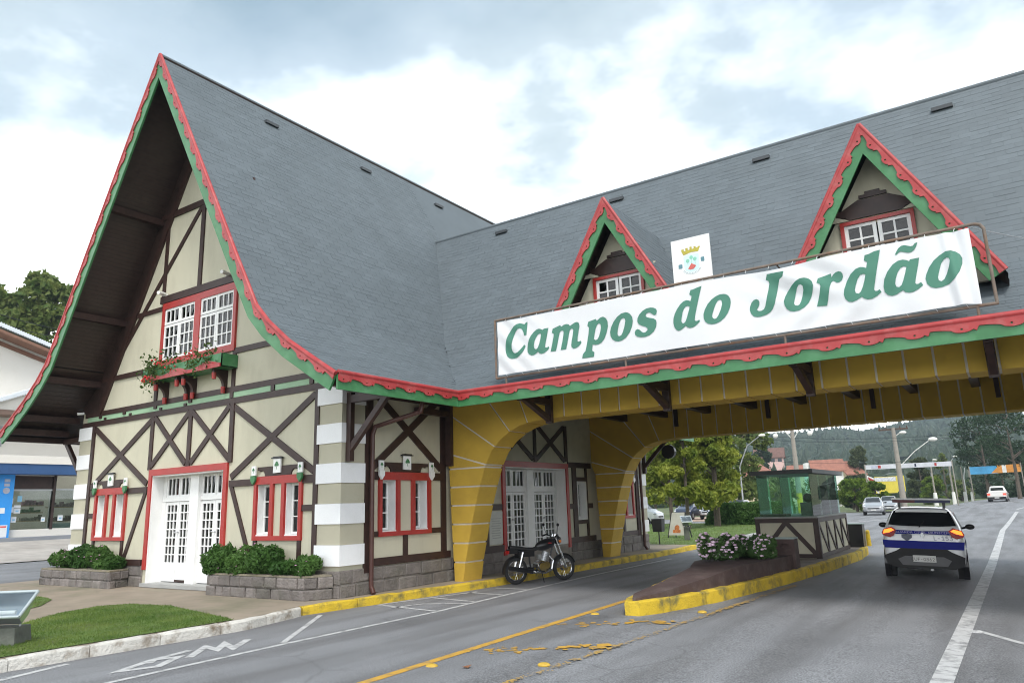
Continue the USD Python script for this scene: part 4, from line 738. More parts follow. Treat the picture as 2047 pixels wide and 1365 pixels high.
GLYPHS=[('C',[(0.808,1.071),(0.767,1.062),(0.739,1.031),(0.691,1.051),(0.627,1.074),(0.551,1.065),(0.479,1.031),(0.406,0.968),(0.342,0.881),(0.294,0.776),(0.264,0.66),(0.259,0.577),(0.273,0.501),(0.303,0.432),(0.35,0.384),(0.414,0.357),(0.49,0.356),(0.555,0.369),(0.621,0.401),(0.676,0.443),(0.721,0.496),(0.758,0.572),(0.724,0.609),(0.681,0.561),(0.625,0.51),(0.57,0.472),(0.51,0.46),(0.468,0.478),(0.437,0.519),(0.421,0.581),(0.427,0.672),(0.446,0.753),(0.477,0.841),(0.518,0.908),(0.568,0.956),(0.623,0.965),(0.665,0.949),(0.701,0.902),(0.723,0.848),(0.736,0.792),(0.789,0.798)],[]),
('a',[(1.3,0.865),(1.204,0.863),(1.162,0.843),(1.121,0.87),(1.081,0.883),(1.023,0.872),(0.958,0.833),(0.897,0.774),(0.846,0.691),(0.816,0.605),(0.798,0.516),(0.805,0.443),(0.833,0.394),(0.884,0.361),(0.936,0.361),(0.989,0.38),(1.032,0.414),(1.058,0.404),(1.072,0.382),(1.118,0.362),(1.174,0.367),(1.237,0.398),(1.28,0.432),(1.3,0.46),(1.285,0.491),(1.256,0.476),(1.226,0.473),(1.209,0.487),(1.213,0.536),(1.237,0.631),(1.27,0.751)],[[(1.127,0.767),(1.086,0.78),(1.049,0.759),(1.004,0.703),(0.971,0.626),(0.955,0.547),(0.961,0.501),(0.988,0.475),(1.019,0.475),(1.047,0.502),(1.076,0.565),(1.107,0.669)]]),
('m',[(1.566,0.878),(1.392,0.83),(1.37,0.753),(1.412,0.724),(1.406,0.676),(1.366,0.522),(1.326,0.378),(1.444,0.375),(1.473,0.461),(1.512,0.615),(1.543,0.725),(1.57,0.757),(1.605,0.764),(1.629,0.747),(1.632,0.711),(1.605,0.574),(1.554,0.377),(1.678,0.378),(1.709,0.496),(1.748,0.657),(1.773,0.742),(1.804,0.767),(1.836,0.759),(1.851,0.729),(1.836,0.643),(1.803,0.508),(1.792,0.44),(1.802,0.395),(1.844,0.362),(1.893,0.365),(1.952,0.39),(1.998,0.426),(2.022,0.453),(2.007,0.496),(1.977,0.486),(1.948,0.484),(1.935,0.505),(1.944,0.574),(1.97,0.692),(1.993,0.785),(1.984,0.847),(1.947,0.878),(1.893,0.876),(1.833,0.851),(1.782,0.827),(1.755,0.861),(1.706,0.878),(1.646,0.871),(1.584,0.842)],[]),
('p',[(2.363,0.862),(2.195,0.837),(2.168,0.76),(2.204,0.719),(2.185,0.601),(2.14,0.406),(2.104,0.281),(2.045,0.224),(2.023,0.142),(2.272,0.142),(2.288,0.226),(2.242,0.266),(2.262,0.378),(2.314,0.368),(2.379,0.365),(2.446,0.389),(2.516,0.458),(2.572,0.569),(2.609,0.682),(2.607,0.772),(2.579,0.837),(2.522,0.879),(2.456,0.869),(2.382,0.821)],[[(2.422,0.769),(2.382,0.745),(2.345,0.676),(2.316,0.57),(2.294,0.483),(2.331,0.455),(2.37,0.466),(2.406,0.515),(2.439,0.6),(2.463,0.676),(2.459,0.737)]]),
('o',[(2.982,0.882),(2.897,0.872),(2.809,0.823),(2.729,0.742),(2.668,0.643),(2.641,0.558),(2.646,0.478),(2.679,0.413),(2.735,0.372),(2.797,0.359),(2.871,0.369),(2.958,0.414),(3.037,0.494),(3.091,0.593),(3.119,0.695),(3.11,0.776),(3.073,0.836),(3.028,0.869)],[[(2.928,0.782),(2.884,0.765),(2.842,0.693),(2.809,0.6),(2.789,0.514),(2.796,0.469),(2.83,0.454),(2.868,0.472),(2.904,0.53),(2.943,0.627),(2.97,0.721),(2.963,0.766)]]),
('s',[(3.609,0.795),(3.592,0.836),(3.545,0.869),(3.486,0.883),(3.405,0.88),(3.321,0.846),(3.255,0.789),(3.215,0.728),(3.207,0.671),(3.227,0.619),(3.28,0.581),(3.358,0.544),(3.396,0.513),(3.399,0.479),(3.361,0.447),(3.32,0.439),(3.281,0.46),(3.243,0.504),(3.204,0.528),(3.163,0.518),(3.139,0.473),(3.145,0.423),(3.183,0.388),(3.253,0.365),(3.344,0.358),(3.436,0.377),(3.52,0.431),(3.57,0.504),(3.586,0.578),(3.576,0.632),(3.534,0.668),(3.461,0.691),(3.402,0.715),(3.379,0.748),(3.392,0.78),(3.434,0.797),(3.473,0.79),(3.506,0.76),(3.548,0.724),(3.589,0.736)],[]),
('d',[(4.463,1.1),(4.376,1.084),(4.308,1.064),(4.263,1.063),(4.234,0.985),(4.272,0.952),(4.265,0.913),(4.245,0.861),(4.21,0.88),(4.173,0.891),(4.12,0.88),(4.055,0.833),(3.988,0.755),(3.94,0.674),(3.91,0.59),(3.903,0.517),(3.916,0.441),(3.945,0.388),(3.985,0.365),(4.03,0.371),(4.078,0.4),(4.121,0.433),(4.145,0.407),(4.187,0.382),(4.239,0.384),(4.3,0.407),(4.355,0.449),(4.381,0.473),(4.371,0.506),(4.344,0.49),(4.311,0.489),(4.291,0.507),(4.305,0.581),(4.343,0.714),(4.395,0.888)],[[(4.222,0.769),(4.186,0.783),(4.148,0.775),(4.115,0.74),(4.087,0.678),(4.065,0.593),(4.051,0.529),(4.063,0.494),(4.092,0.482),(4.124,0.506),(4.152,0.564),(4.181,0.64),(4.21,0.716)]]),
('o',[(4.828,0.888),(4.764,0.891),(4.691,0.869),(4.615,0.825),(4.543,0.758),(4.484,0.666),(4.453,0.584),(4.452,0.512),(4.471,0.451),(4.518,0.407),(4.587,0.384),(4.659,0.387),(4.739,0.413),(4.814,0.464),(4.878,0.539),(4.922,0.631),(4.942,0.713),(4.937,0.786),(4.908,0.845),(4.869,0.875)],[[(4.755,0.797),(4.718,0.784),(4.681,0.733),(4.646,0.659),(4.612,0.571),(4.599,0.523),(4.615,0.488),(4.642,0.472),(4.675,0.481),(4.715,0.531),(4.759,0.617),(4.79,0.705),(4.791,0.763),(4.779,0.787)]]),
('J',[(5.864,1.071),(5.588,1.079),(5.559,0.988),(5.6,0.96),(5.608,0.914),(5.583,0.802),(5.542,0.65),(5.509,0.541),(5.479,0.493),(5.435,0.476),(5.397,0.478),(5.361,0.505),(5.386,0.536),(5.411,0.576),(5.421,0.628),(5.408,0.666),(5.376,0.686),(5.333,0.68),(5.29,0.643),(5.258,0.578),(5.249,0.516),(5.266,0.451),(5.303,0.4),(5.361,0.378),(5.428,0.378),(5.506,0.395),(5.576,0.427),(5.623,0.476),(5.665,0.556),(5.705,0.69),(5.742,0.842),(5.779,0.95),(5.837,0.987)],[]),
('o',[(6.168,0.897),(6.104,0.897),(6.027,0.865),(5.947,0.802),(5.882,0.727),(5.836,0.648),(5.809,0.574),(5.812,0.503),(5.837,0.438),(5.885,0.392),(5.947,0.374),(6.028,0.377),(6.112,0.414),(6.183,0.478),(6.237,0.571),(6.272,0.668),(6.289,0.751),(6.277,0.814),(6.243,0.86),(6.206,0.885)],[[(6.1,0.799),(6.068,0.795),(6.035,0.758),(6.001,0.668),(5.974,0.569),(5.959,0.511),(5.971,0.478),(6.006,0.463),(6.039,0.475),(6.069,0.525),(6.098,0.606),(6.128,0.705),(6.129,0.766)]]),
('r',[(6.568,0.89),(6.368,0.849),(6.345,0.774),(6.387,0.75),(6.397,0.712),(6.369,0.598),(6.302,0.395),(6.452,0.382),(6.483,0.482),(6.533,0.677),(6.56,0.739),(6.586,0.762),(6.608,0.751),(6.638,0.722),(6.676,0.72),(6.717,0.746),(6.742,0.796),(6.74,0.843),(6.719,0.882),(6.683,0.898),(6.644,0.893),(6.603,0.868),(6.571,0.827)],[]),
('d',[(7.313,1.107),(7.229,1.1),(7.154,1.075),(7.09,1.069),(7.07,0.989),(7.112,0.949),(7.088,0.86),(7.048,0.883),(7.003,0.894),(6.937,0.877),(6.855,0.811),(6.787,0.71),(6.734,0.584),(6.719,0.504),(6.733,0.428),(6.774,0.379),(6.827,0.362),(6.893,0.378),(6.971,0.42),(6.998,0.389),(7.045,0.365),(7.108,0.366),(7.183,0.4),(7.247,0.448),(7.227,0.493),(7.193,0.476),(7.167,0.479),(7.152,0.502),(7.173,0.59),(7.241,0.843)],[[(7.064,0.762),(7.034,0.778),(6.987,0.767),(6.944,0.714),(6.904,0.613),(6.884,0.544),(6.894,0.496),(6.933,0.478),(6.968,0.508),(7.005,0.583),(7.04,0.679)]]),
('a',[(7.814,0.876),(7.691,0.873),(7.675,0.849),(7.639,0.874),(7.594,0.891),(7.528,0.883),(7.453,0.839),(7.37,0.744),(7.311,0.634),(7.287,0.527),(7.29,0.44),(7.323,0.388),(7.38,0.36),(7.442,0.37),(7.539,0.417),(7.564,0.382),(7.613,0.363),(7.673,0.366),(7.744,0.397),(7.809,0.443),(7.788,0.497),(7.751,0.476),(7.726,0.475),(7.712,0.497),(7.731,0.578),(7.78,0.748)],[[(7.629,0.765),(7.593,0.783),(7.547,0.762),(7.505,0.706),(7.466,0.612),(7.447,0.535),(7.458,0.488),(7.491,0.474),(7.529,0.499),(7.564,0.572),(7.598,0.666)]]),
('tilde',[(7.822,1.114),(7.787,1.11),(7.757,1.076),(7.726,1.073),(7.686,1.092),(7.645,1.11),(7.602,1.107),(7.558,1.076),(7.526,1.027),(7.503,0.986),(7.523,0.978),(7.553,1.005),(7.581,1.02),(7.623,1.005),(7.68,0.982),(7.723,0.982),(7.769,1.012),(7.801,1.06)],[]),
('o',[(8.226,0.889),(8.153,0.889),(8.074,0.853),(7.99,0.787),(7.92,0.698),(7.869,0.599),(7.851,0.534),(7.861,0.453),(7.902,0.395),(7.964,0.366),(8.046,0.367),(8.14,0.397),(8.221,0.458),(8.29,0.55),(8.339,0.666),(8.351,0.751),(8.329,0.82),(8.287,0.864)],[[(8.16,0.794),(8.121,0.778),(8.08,0.723),(8.04,0.613),(8.011,0.521),(8.017,0.475),(8.046,0.454),(8.087,0.48),(8.13,0.555),(8.172,0.653),(8.195,0.737),(8.186,0.778)]])]
# ------------------------------------------------------------------ banner, crest, flower box
def wv(x, z):
    x, z = np.asarray(x, float), np.asarray(z, float)
    w = .014 * np.sin(x * 1.7 + z * 2.2) + .009 * np.sin(x * 4.1 - z * 3.0) + .006 * sm(5, 8, x) * np.sin(x * 9 + z * 5)
    d1 = np.hypot((x - 6.15) / .75, (z - .82) / .35); w += .030 * np.exp(-d1 ** 2) * np.sin((x - 6.0) * 7 + (z - .8) * 10)
    w += .03 * np.exp(-((x - 8.25) / .16) ** 2) * np.sin((x - 8.2) * 22 + z * 2) + .018 * np.exp(-((x - 6.4) / .9) ** 2 - ((z - .2) / .3) ** 2) * np.sin(x * 8 - z * 9)
    w += .010 * np.exp(-((x - .4) / .6) ** 2) * np.sin((x + z) * 13)
    return w
FBN = Frame((-8.5, 12.09, 4.30), (1, 0, 0), (0, 0, 1), (0, -1, 0))
ban = thing('banner', 'long white vinyl banner reading Campos do Jordão in green italic letters', 'banner')
us, vs = np.linspace(.07, 8.49, 480), np.linspace(.06, 1.18, 66)
def bpt(u, v):
    sag = .05 * math.exp(-((u - 5.75) / .55) ** 2) * (v / 1.18) ** 3 + .03 * sm(8.3, 8.5, u) * (1 - v / 1.18)
    return FBN.pt(u, v - sag, .03 + float(wv(u, v)) * (1 if 0 else 1))
P_, f_ = grid(bpt, us, vs); q = MB(); q.add(P_, f_); q.build('cloth', cloth, ban, smooth=True)
for nm, o_, hs in GLYPHS:
    pg = Polygon(o_, hs).buffer(0)
    for p_ in polys(pg):
        v, f = trimesh.creation.triangulate_polygon(p_, engine='earcut'); v3, f = trimesh.remesh.subdivide_to_size(np.column_stack([v, np.zeros(len(v))]), f, .045)
        q = MB(); q.add(FBN.map(np.column_stack([v3[:, :2], 0.038 + wv(v3[:, 0], v3[:, 1])])), f); q.build('tilde' if nm == 'tilde' else 'letter', lettergreen, ban, smooth=True)
fr_ = thing('steel_support', 'rusty steel tube support standing on the eaves around the white banner', 'frame')
q = MB(); q.tube([FBN.pt(a_, b_, -.01) for a_, b_ in ((-.02, .01), (-.02, 1.235), (8.55, 1.235), (8.63, 1.21), (8.67, 1.14), (8.67, .02), (-.02, .01))], .024, 10); q.build('rail', rustm, fr_, smooth=40)
for x in (.22, 2.9, 5.75, 8.43):
    q = MB(); q.tube([FBN.pt(x, .01, -.01), FBN.pt(x, -.26, -.02)], .02, 8); q.build('post', rustm, fr_)
    q = MB(); q.tube([FBN.pt(x, 1.22, -.01), FBN.pt(x, 1.15, -1.75)], .014, 6); q.build('brace', rustm, fr_)
q = MB()
for x in np.linspace(.25, 8.3, 22): q.tube([FBN.pt(x, .06, .03), FBN.pt(x + .03, .0, .0)], .004, 4); q.tube([FBN.pt(x, 1.17, .03), FBN.pt(x + .02, 1.235, .0)], .004, 4)
q.build('lashing', cloth, fr_, kind='stuff')
cr = thing('coat_of_arms_sign', 'square white sign with a small municipal crest standing above the banner', 'sign')
FC = Frame((-4.57, 12.16, 5.50), (1, 0, 0), (0, 0, 1), (0, -1, 0)); q = MB(); FC.box(q, 0, .715, 0, .87, -.03, 0); q.build('panel', whitem, cr)
def flat(fr, g, d, mat, name, par): q = MB(); fr.flat(q, g, d); return q.build(name, mat, par)
goldm = M('crest_gold', (.42, .36, .05), .6); paleb = M('crest_pale_blue', (.55, .72, .74), .6); ribb = M('crest_ribbon', (.10, .22, .26), .6); peach = M('crest_red', (.55, .12, .10), .6); leafg = M('crest_green', (.22, .50, .38), .6)
cw = unary_union([Polygon([(.22, .56), (.19, .63), (.53, .66), (.50, .58), (.36, .59)])] + [Polygon([(.19 + k_ * .078, .62 + .006 * k_), (.185 + k_ * .078, .675 + .01 * min(k_, 4 - k_)), (.235 + k_ * .075, .675 + .01 * min(k_, 4 - k_)), (.235 + k_ * .075, .62 + .006 * k_)]) for k_ in range(5)])
flat(FC, cw, .004, goldm, 'crown', cr)
sh = Polygon([(.22, .535), (.36, .57), (.50, .54), (.50, .36)] + [(.36 + .14 * math.cos(t), .34 + .14 * math.sin(t) * 1.1) for t in np.linspace(0, -math.pi, 12)] + [(.22, .36)]); flat(FC, sh, .003, paleb, 'shield', cr)
flat(FC, unary_union([Point(x, y_).buffer(.034, 4) for x, y_ in ((.29, .44), (.36, .495), (.425, .455))] + [sbox(x - .004, .36, x + .004, y_) for x, y_ in ((.29, .44), (.36, .49), (.425, .45))]), .006, leafg, 'trees', cr)
flat(FC, Polygon([(.285, .29), (.355, .385), (.44, .325), (.39, .275), (.33, .27)]), .008, peach, 'mountain', cr)
rb_ = LineString([(.15, .43), (.17, .33)] + [(.36 + .17 * math.cos(t), .33 + .13 * math.sin(t)) for t in np.linspace(-math.pi + .3, -.3, 14)] + [(.55, .36), (.56, .47)]).buffer(.017, cap_style=2); flat(FC, rb_, .005, M('crest_white', (.75, .78, .78)), 'ribbon', cr)
rg = unary_union([LineString([(.135, .36), (.16, .36)]).buffer(.045), LineString([(.555, .42), (.575, .42)]).buffer(.045)] + [Polygon([(.36 + r_ * math.cos(t), .33 + r_ * .77 * math.sin(t)) for r_, t in ((.158, t0), (.182, t0), (.182, t0 + .13), (.158, t0 + .13))]) for t0 in np.linspace(-2.7, -.6, 13)]).intersection(unary_union([rb_, sbox(.11, .32, .19, .45), sbox(.53, .36, .60, .48)])); flat(FC, rg.buffer(-.004), .007, ribb, 'ribbon_lettering', cr)

geran = leafmat('geranium_leaf', (.045, .085, .02), (.15, .22, .06)); gflow = M('red_petal', (.55, .03, .03), .6, .2, 20); pflow = M('pink_petal', (.62, .30, .52), .6, .2, 20); lpink = M('pale_pink_petal', (.80, .60, .74), .6, .15, 20)
def leaves(P, size, up=.5, asp=1.8):
    n = len(P); d = rng.normal(0, 1, (n, 3)); d /= np.linalg.norm(d, axis=1)[:, None]; e = rng.normal(0, 1, (n, 3)) + [0, 0, up]; e -= (e * d).sum(1)[:, None] * d; e /= np.linalg.norm(e, axis=1)[:, None]
    s_ = (size * rng.uniform(.6, 1.3, n))[:, None]; a_, b_ = d * s_ * asp / 2, e * s_ / 2; w_ = np.cross(a_, b_); w_ *= .25 / (np.linalg.norm(w_, axis=1)[:, None] + 1e-9) * s_
    V = np.stack([P - a_, P + b_ + w_, P + a_, P - b_ + w_], 1).reshape(-1, 3); k_ = np.arange(n) * 4
    return V, np.concatenate([np.stack([k_, k_ + 1, k_ + 2], 1), np.stack([k_, k_ + 2, k_ + 3], 1)])
box_ = thing('flower_box', 'green window box with a red scalloped front, trailing red geraniums, under the gable window', 'flower box')
fx0, fx1, fy = -17.52, -14.30, 9.62
q = MB(); q.box(fx0, fx1, fy, fy + .02, 5.01, 5.31); q.box(fx0, fx0 + .02, fy, YF - .01, 5.01, 5.31); q.box(fx1 - .02, fx1, fy, YF - .01, 5.01, 5.31); q.box(fx0, fx1, fy, YF - .01, 5.01, 5.03); q.build('box', greenm, box_)
FX = Frame((0, fy, 0), (1, 0, 0), (0, 0, 1), (0, -1, 0)); xs_ = np.linspace(fx0 + .35, fx1 - .02, 60); q = MB(); FX.poly(q, Polygon([(x, 5.02 + .10 + .05 * math.sin((x - fx0) * 5.2)) for x in xs_] + [(xs_[-1], 4.995), (xs_[0], 4.995)]), .001, .03); q.build('scalloped_front', redtrim, box_)
q = MB(); q.box(fx0 + .02, fx1 - .02, fy + .02, YF - .02, 5.2, 5.26); q.build('soil', M('dark_soil', (.04, .028, .02), .95), box_)
for x in (fx0 + .45, fx0 + 1.35, fx0 + 1.62, fx1 - .4):
    q = MB(); fk = Frame((x, YF, 0), (0, -1, 0), (0, 0, 1), (1, 0, 0)); th = np.linspace(0, math.pi / 2, 8)
    fk.poly(q, Polygon([(0.0, 5.0), (.36, 5.0), (.36, 4.93)] + [(.36 - .27 * math.sin(t), 4.62 + .27 * math.cos(t)) for t in th] + [(.09, 4.60), (0, 4.60)]), -.045, .045); q.build('bracket', brown, box_)
    for yy, zz in ((YF - .33, 4.92), (YF - .08, 4.62)): q = MB(); q.cyl((x, yy, zz), (x, yy, zz - .15), .055, .045, 10); q.build('red_drop', redm, box_)
P_ = np.concatenate([np.column_stack([c_ + rng.normal(0, .16, n_), fy + rng.normal(.0, .09, n_), 5.30 + rng.normal(-.06 * t_, .13 + .06 * t_, n_)]) for c_, n_, t_ in ((-17.25, 150, 1.1), (-17.05, 130, 1.2), (-16.75, 90, .5), (-16.35, 60, .2), (-16.0, 30, .2), (-15.45, 90, .4), (-15.1, 30, .2), (-14.85, 100, .3))])
q = MB(); q.add(*leaves(P_, .055)); q.build('foliage', geran, box_, kind='stuff')
q = MB()
for c_, n_, z_ in ((-17.3, 12, 5.08), (-17.1, 9, 5.05), (-16.2, 5, 5.2), (-15.55, 8, 5.4), (-16.75, 8, 5.42), (-15.0, 4, 5.36)):
    for _ in range(n_): q.ball((c_ + rng.normal(0, .10), fy - .08 + rng.normal(0, .05), z_ + rng.normal(0, .06)), .026, 0)
q.build('flowers', gflow, box_, kind='stuff')

# ------------------------------------------------------------------ planters and bushes
soil = M('garden_soil', (.05, .035, .024), .95, .3, 6)
def planter(pts, z1, label, top=None):
    t = thing('stone_planter', label, 'planter'); pg = Polygon(pts); pb = pg.buffer(-.05, join_style=2)
    q = MB(); FG = Frame((0, 0, 0), (1, 0, 0), (0, 1, 0), (0, 0, 1)); FG.poly(q, pb.difference(pg.buffer(-.26, join_style=2)), .05, z1 - .035); q.build('core', mortar, t)
    q = MB(); FG.poly(q, pg.buffer(-.02).difference(pg.buffer(-.24, join_style=2)), z1 - .035, z1); q.build('coping', M('mossy_coping_' + str(len(pts)) + str(int(z1 * 100)), (.23, .20, .15), .9, .2, 6, .6, 40, dirt=(.15, .13, .05), dscale=3), t)
    q = MB(); FG.poly(q, pg.buffer(-.2, join_style=2), .1, z1 - .05); q.build('soil', soil, t)
    for (xa, ya), (xb, yb_) in zip(pts[:-1], pts[1:]):
        d_ = np.array([xb - xa, yb_ - ya]); L_ = np.linalg.norm(d_); d_ /= L_; n_ = np.array([d_[1], -d_[0]])
        fr = Frame((xa - n_[0] * .05, ya - n_[1] * .05, 0), (*d_, 0), (0, 0, 1), (*n_, 0)); stones(t, fr, 0, L_, .13, z1 - .035, 2, .34, .05)
    return t
planter([(-21.35, 10.0), (-21.35, 9.42), (-17.9, 9.42), (-18.1, 9.99)], .56, 'low stone planter left of the front door under the left ground floor window')
planter([(-14.22, 9.99), (-14.22, 9.50), (-11.20, 9.50), (-10.93, 9.99)], .59, 'low stone planter right of the front door below the right ground floor window')
bleaf = leafmat('bush_leaf', (.030, .085, .014), (.125, .235, .055))
def bush(x, y, z, rx, ry, h, label, nf=18, fm=None, dens=1.0, ls=.05, fs=.022, group=None, mat=None):
    t = thing('flower_bush', label, 'bush', (x, y, z)); K_ = 16; c = np.column_stack([rng.uniform(-.7, .7, K_) * rx, rng.uniform(-.6, .6, K_) * ry, rng.uniform(.25, .72, K_) * h]); n = int(2600 * dens)
    i_ = rng.integers(0, K_, n); d = rng.normal(0, 1, (n, 3)); d /= np.linalg.norm(d, axis=1)[:, None]; r_ = rng.uniform(.55, 1.0, n)[:, None] ** .5
    P = c[i_] + d * r_ * np.array([rx, ry, h]) * np.array([.36, .45, .32]); P = P[P[:, 2] > .0]
    q = MB(); q.add(*leaves(P, ls, 1.0, 2.4)); q.build('foliage', mat or bleaf, t, kind='stuff')
    q = MB(); q.add(*(lambda m_: (m_.vertices * [rx * .5, ry * .45, h * .36] + [0, 0, h * .34], m_.faces))(ICO[2])); q.build('inner_mass', mat or bleaf, t)
    q = MB(); s_ = P[(P[:, 1] < 0) | (P[:, 2] > h * .6)]
    for p in s_[rng.integers(0, len(s_), nf)]: m_ = ICO[0]; q.add(p + [0, -.03, .03] + m_.vertices * [fs, fs, fs * .5], m_.faces)
    q.build('flowers', fm or pflow, t, kind='stuff')
for a_ in ((-20.7, 9.75, .5, .50, .28, .50, 'small mauve-flowered bush at the far left end of the left stone planter', 24), (-19.95, 9.75, .5, .52, .30, .62, 'taller mauve-flowered bush in the middle of the left stone planter', 22), (-18.95, 9.72, .5, .48, .30, .60, 'mauve-flowered bush below the right half of the left window', 26), (-18.35, 9.75, .5, .25, .22, .34, 'smallest green bush in the left planter, next to the door', 4),
           (-14.0, 9.72, .55, .46, .30, .60, 'bush crowding the right jamb of the front door', 6), (-13.35, 9.72, .55, .50, .30, .40, 'low bush between the door-side bush and the tallest one', 14), (-12.75, 9.72, .55, .62, .32, .58, 'tallest dark bush under the right ground floor window', 12), (-12.0, 9.72, .55, .45, .30, .32, 'low flowerless bush below the right edge of the right window', 2), (-11.45, 9.74, .55, .34, .26, .40, 'round bush at the right end of the right stone planter by the white quoins', 6)): bush(*a_)

# ------------------------------------------------------------------ traffic island, booth
ISL = [(-5.42, 11.04), (-5.18, 11.06), (-4.95, 11.6), (-4.6, 13.0), (-4.32, 15.0), (-4.12, 17.0), (-3.92, 20.0), (-3.82, 22.8), (-3.95, 24.8), (-4.3, 25.7), (-5.2, 26.1), (-6.0, 25.7), (-6.35, 24.6), (-6.45, 22), (-6.42, 18), (-6.2, 15), (-5.85, 12.8), (-5.6, 11.5)]
IP = Polygon(ISL); FG = Frame((0, 0, 0), (1, 0, 0), (0, 1, 0), (0, 0, 1)); q = MB(); FG.poly(q, IP.buffer(-.12), -.1, .20); q.build('traffic_island', M('island_concrete', (.22, .19, .165), .9, .2, 2, .4, 30, dirt=(.13, .10, .08), dscale=1.5), kind='structure')
kerbline(ISL + [ISL[0]], kerby, 'island_kerb', 1.0, .215, .14)
plm = M('brown_red_plinth', (.066, .040, .037), .8, .2, 3, .5, 40, dirt=(.15, .12, .11), dscale=2, damt=.5)
pl2 = thing('island_plinth', 'dark brown ramped plinth rising from the nose of the yellow-kerbed island', 'plinth')
pp = IP.buffer(-.13).intersection(Polygon([(-5.5, 10.9), (0, 10.9), (0, 17.4), (-5.75, 17.4), (-5.78, 15.2), (-5.42, 14.0), (-5.40, 12.6)])); hz = lambda y: .25 + .25 * min(1, max(0, (y - 11.2) / 3.0))
V, Fc = drape(pp, (3, .4), lambda x, y: np.array([hz(v_) for v_ in y]), 0.0); ring_ = np.array(pp.exterior.segmentize(.3).coords); q = MB(); q.add(V, Fc); n_ = len(ring_)
q.add(np.vstack([np.column_stack([ring_, np.full(n_, .19)]), np.column_stack([ring_, [hz(y) for y in ring_[:, 1]]])]), [[k_, k_ + 1, k_ + 1 + n_, k_ + n_] for k_ in range(n_ - 1)]); q.build('ramp', plm, pl2)
def slotbox(x0, x1, y0, y1, z0, z1, label):
    t = thing('utility_box', label, 'box'); q = MB(); g = sbox(x0, z0, x1, z1).difference(sbox(x0 + (x1 - x0) * .35, z1 - .17, x0 + (x1 - x0) * .68, z1 - .10)); Frame((0, y0, 0), (1, 0, 0), (0, 0, 1), (0, -1, 0)).poly(q, g, -.04, 0); q.box(x0, x1, y0 + .045, y1, z0, z1); q.build('body', plm, t)
    q = MB(); q.box(x0 - .01, x1 + .01, y0 - .01, y1 + .01, z1 + .001, z1 + .025); q.build('lid', M('pale_lid', (.30, .36, .35), .6) if 'right' in label else concrete, t)
slotbox(-4.62, -4.19, 17.05, 17.40, .2, .84, 'brown box with a slot at the right rear corner of the plinth'); slotbox(-5.98, -5.50, 17.0, 17.35, .3, .84, 'brown box with a pale lid behind the pink flowers, left side of the plinth')
fl2 = leafmat('daisy_leaf', (.035, .085, .025), (.12, .21, .06))
bush(-5.22, 15.3, .52, .46, .42, .52, 'bush covered with pale pink daisies on the island plinth', 260, lpink, 1.0, .05, .042, mat=fl2); bush(-4.72, 15.9, .52, .40, .40, .46, 'second pink daisy bush at the right on the island plinth', 150, lpink, .9, .05, .042, mat=fl2); bush(-4.98, 16.45, .5, .34, .3, .44, 'green bush with few flowers beside the slotted brown box', 6, lpink, .8, .05, mat=fl2)
bt = thing('guard_booth', 'half-timbered guard booth with green glass walls and a flat dark roof on the traffic island', 'booth')
bx0, bx1, by0, by1, bz0, bz1 = -5.88, -4.32, 20.15, 23.95, .20, 1.20
q = MB(); q.box(bx0, bx1, by0, by1, bz0, bz1); q.build('base', cream, bt)
FK = Frame((0, by0, 0), (1, 0, 0), (0, 0, 1), (0, -1, 0)); FR2 = Frame((bx1, 0, 0), (0, 1, 0), (0, 0, 1), (1, 0, 0)); bm = (bx0 + bx1) / 2
def bb(fr, *bars_):
    for p_, q_, w_ in bars_: m_ = MB(); tk[0] = (tk[0] + 1) % 7; fr.bar(m_, p_, q_, w_, -.002, .022 + .0015 * tk[0]); m_.build('timber', brown, bt)
bb(FK, ((bx0, 1.14), (bx1, 1.14), .11), ((bx0, .26), (bx1, .26), .10), ((bx0 + .05, .2), (bx0 + .05, 1.19), .11), ((bx1 - .05, .2), (bx1 - .05, 1.19), .11), ((bm, 1.1), (bx0 + .1, .30), .11), ((bm, 1.1), (bx1 - .1, .30), .11))
bb(FR2, ((by0, 1.14), (by1, 1.14), .11), ((by0, .26), (by1, .26), .10), ((by0 + .05, .2), (by0 + .05, 1.19), .11), ((by1 - .05, .2), (by1 - .05, 1.19), .11))
for a_ in (1.0, 2.0, 2.9): bb(FR2, ((by0 + a_, .3), (by0 + a_, 1.1), .09))
for a_ in (0.1, 1.05, 2.05, 2.95): bb(FR2, ((by0 + a_, 1.08), (by0 + a_ + .85, .32), .08))
q = MB(); q.box(bx0 - .02, bx1 + .02, by0 - .02, by1 + .02, 1.20, 1.235); q.build('sill', concrete, bt)
def gl(x0, x1, y0, y1): q = MB(); q.box(x0, x1, y0, y1, 1.237, 2.33); q.build('glass_pane', boothglass, bt)
gw = (bx1 - bx0 - .2) / 2
for k_ in range(2): gl(bx0 + .1 + k_ * gw, bx0 + .09 + (k_ + 1) * gw, by0 + .10, by0 + .11); gl(bx0 + .1 + k_ * gw, bx0 + .09 + (k_ + 1) * gw, by1 - .11, by1 - .10)
for k_ in range(3):
    w_ = (by1 - by0 - .26) / 3; gl(bx1 - .11, bx1 - .10, by0 + .13 + k_ * w_, by0 + .12 + (k_ + 1) * w_)
    if k_ != 1: gl(bx0 + .10, bx0 + .11, by0 + .13 + k_ * w_, by0 + .12 + (k_ + 1) * w_)
q = MB(); q.box(bx0 - .03, bx1 + .03, by0 - .03, by1 + .03, 2.33, 2.435); q.build('roof', M('booth_roof', (.11, .115, .12), .6, .1, 3), bt)
q = MB(); q.box(bx0 + .15, bx0 + .75, by0 + .25, by0 + .75, 1.236, 1.30); q.build('counter', blackmat, bt)
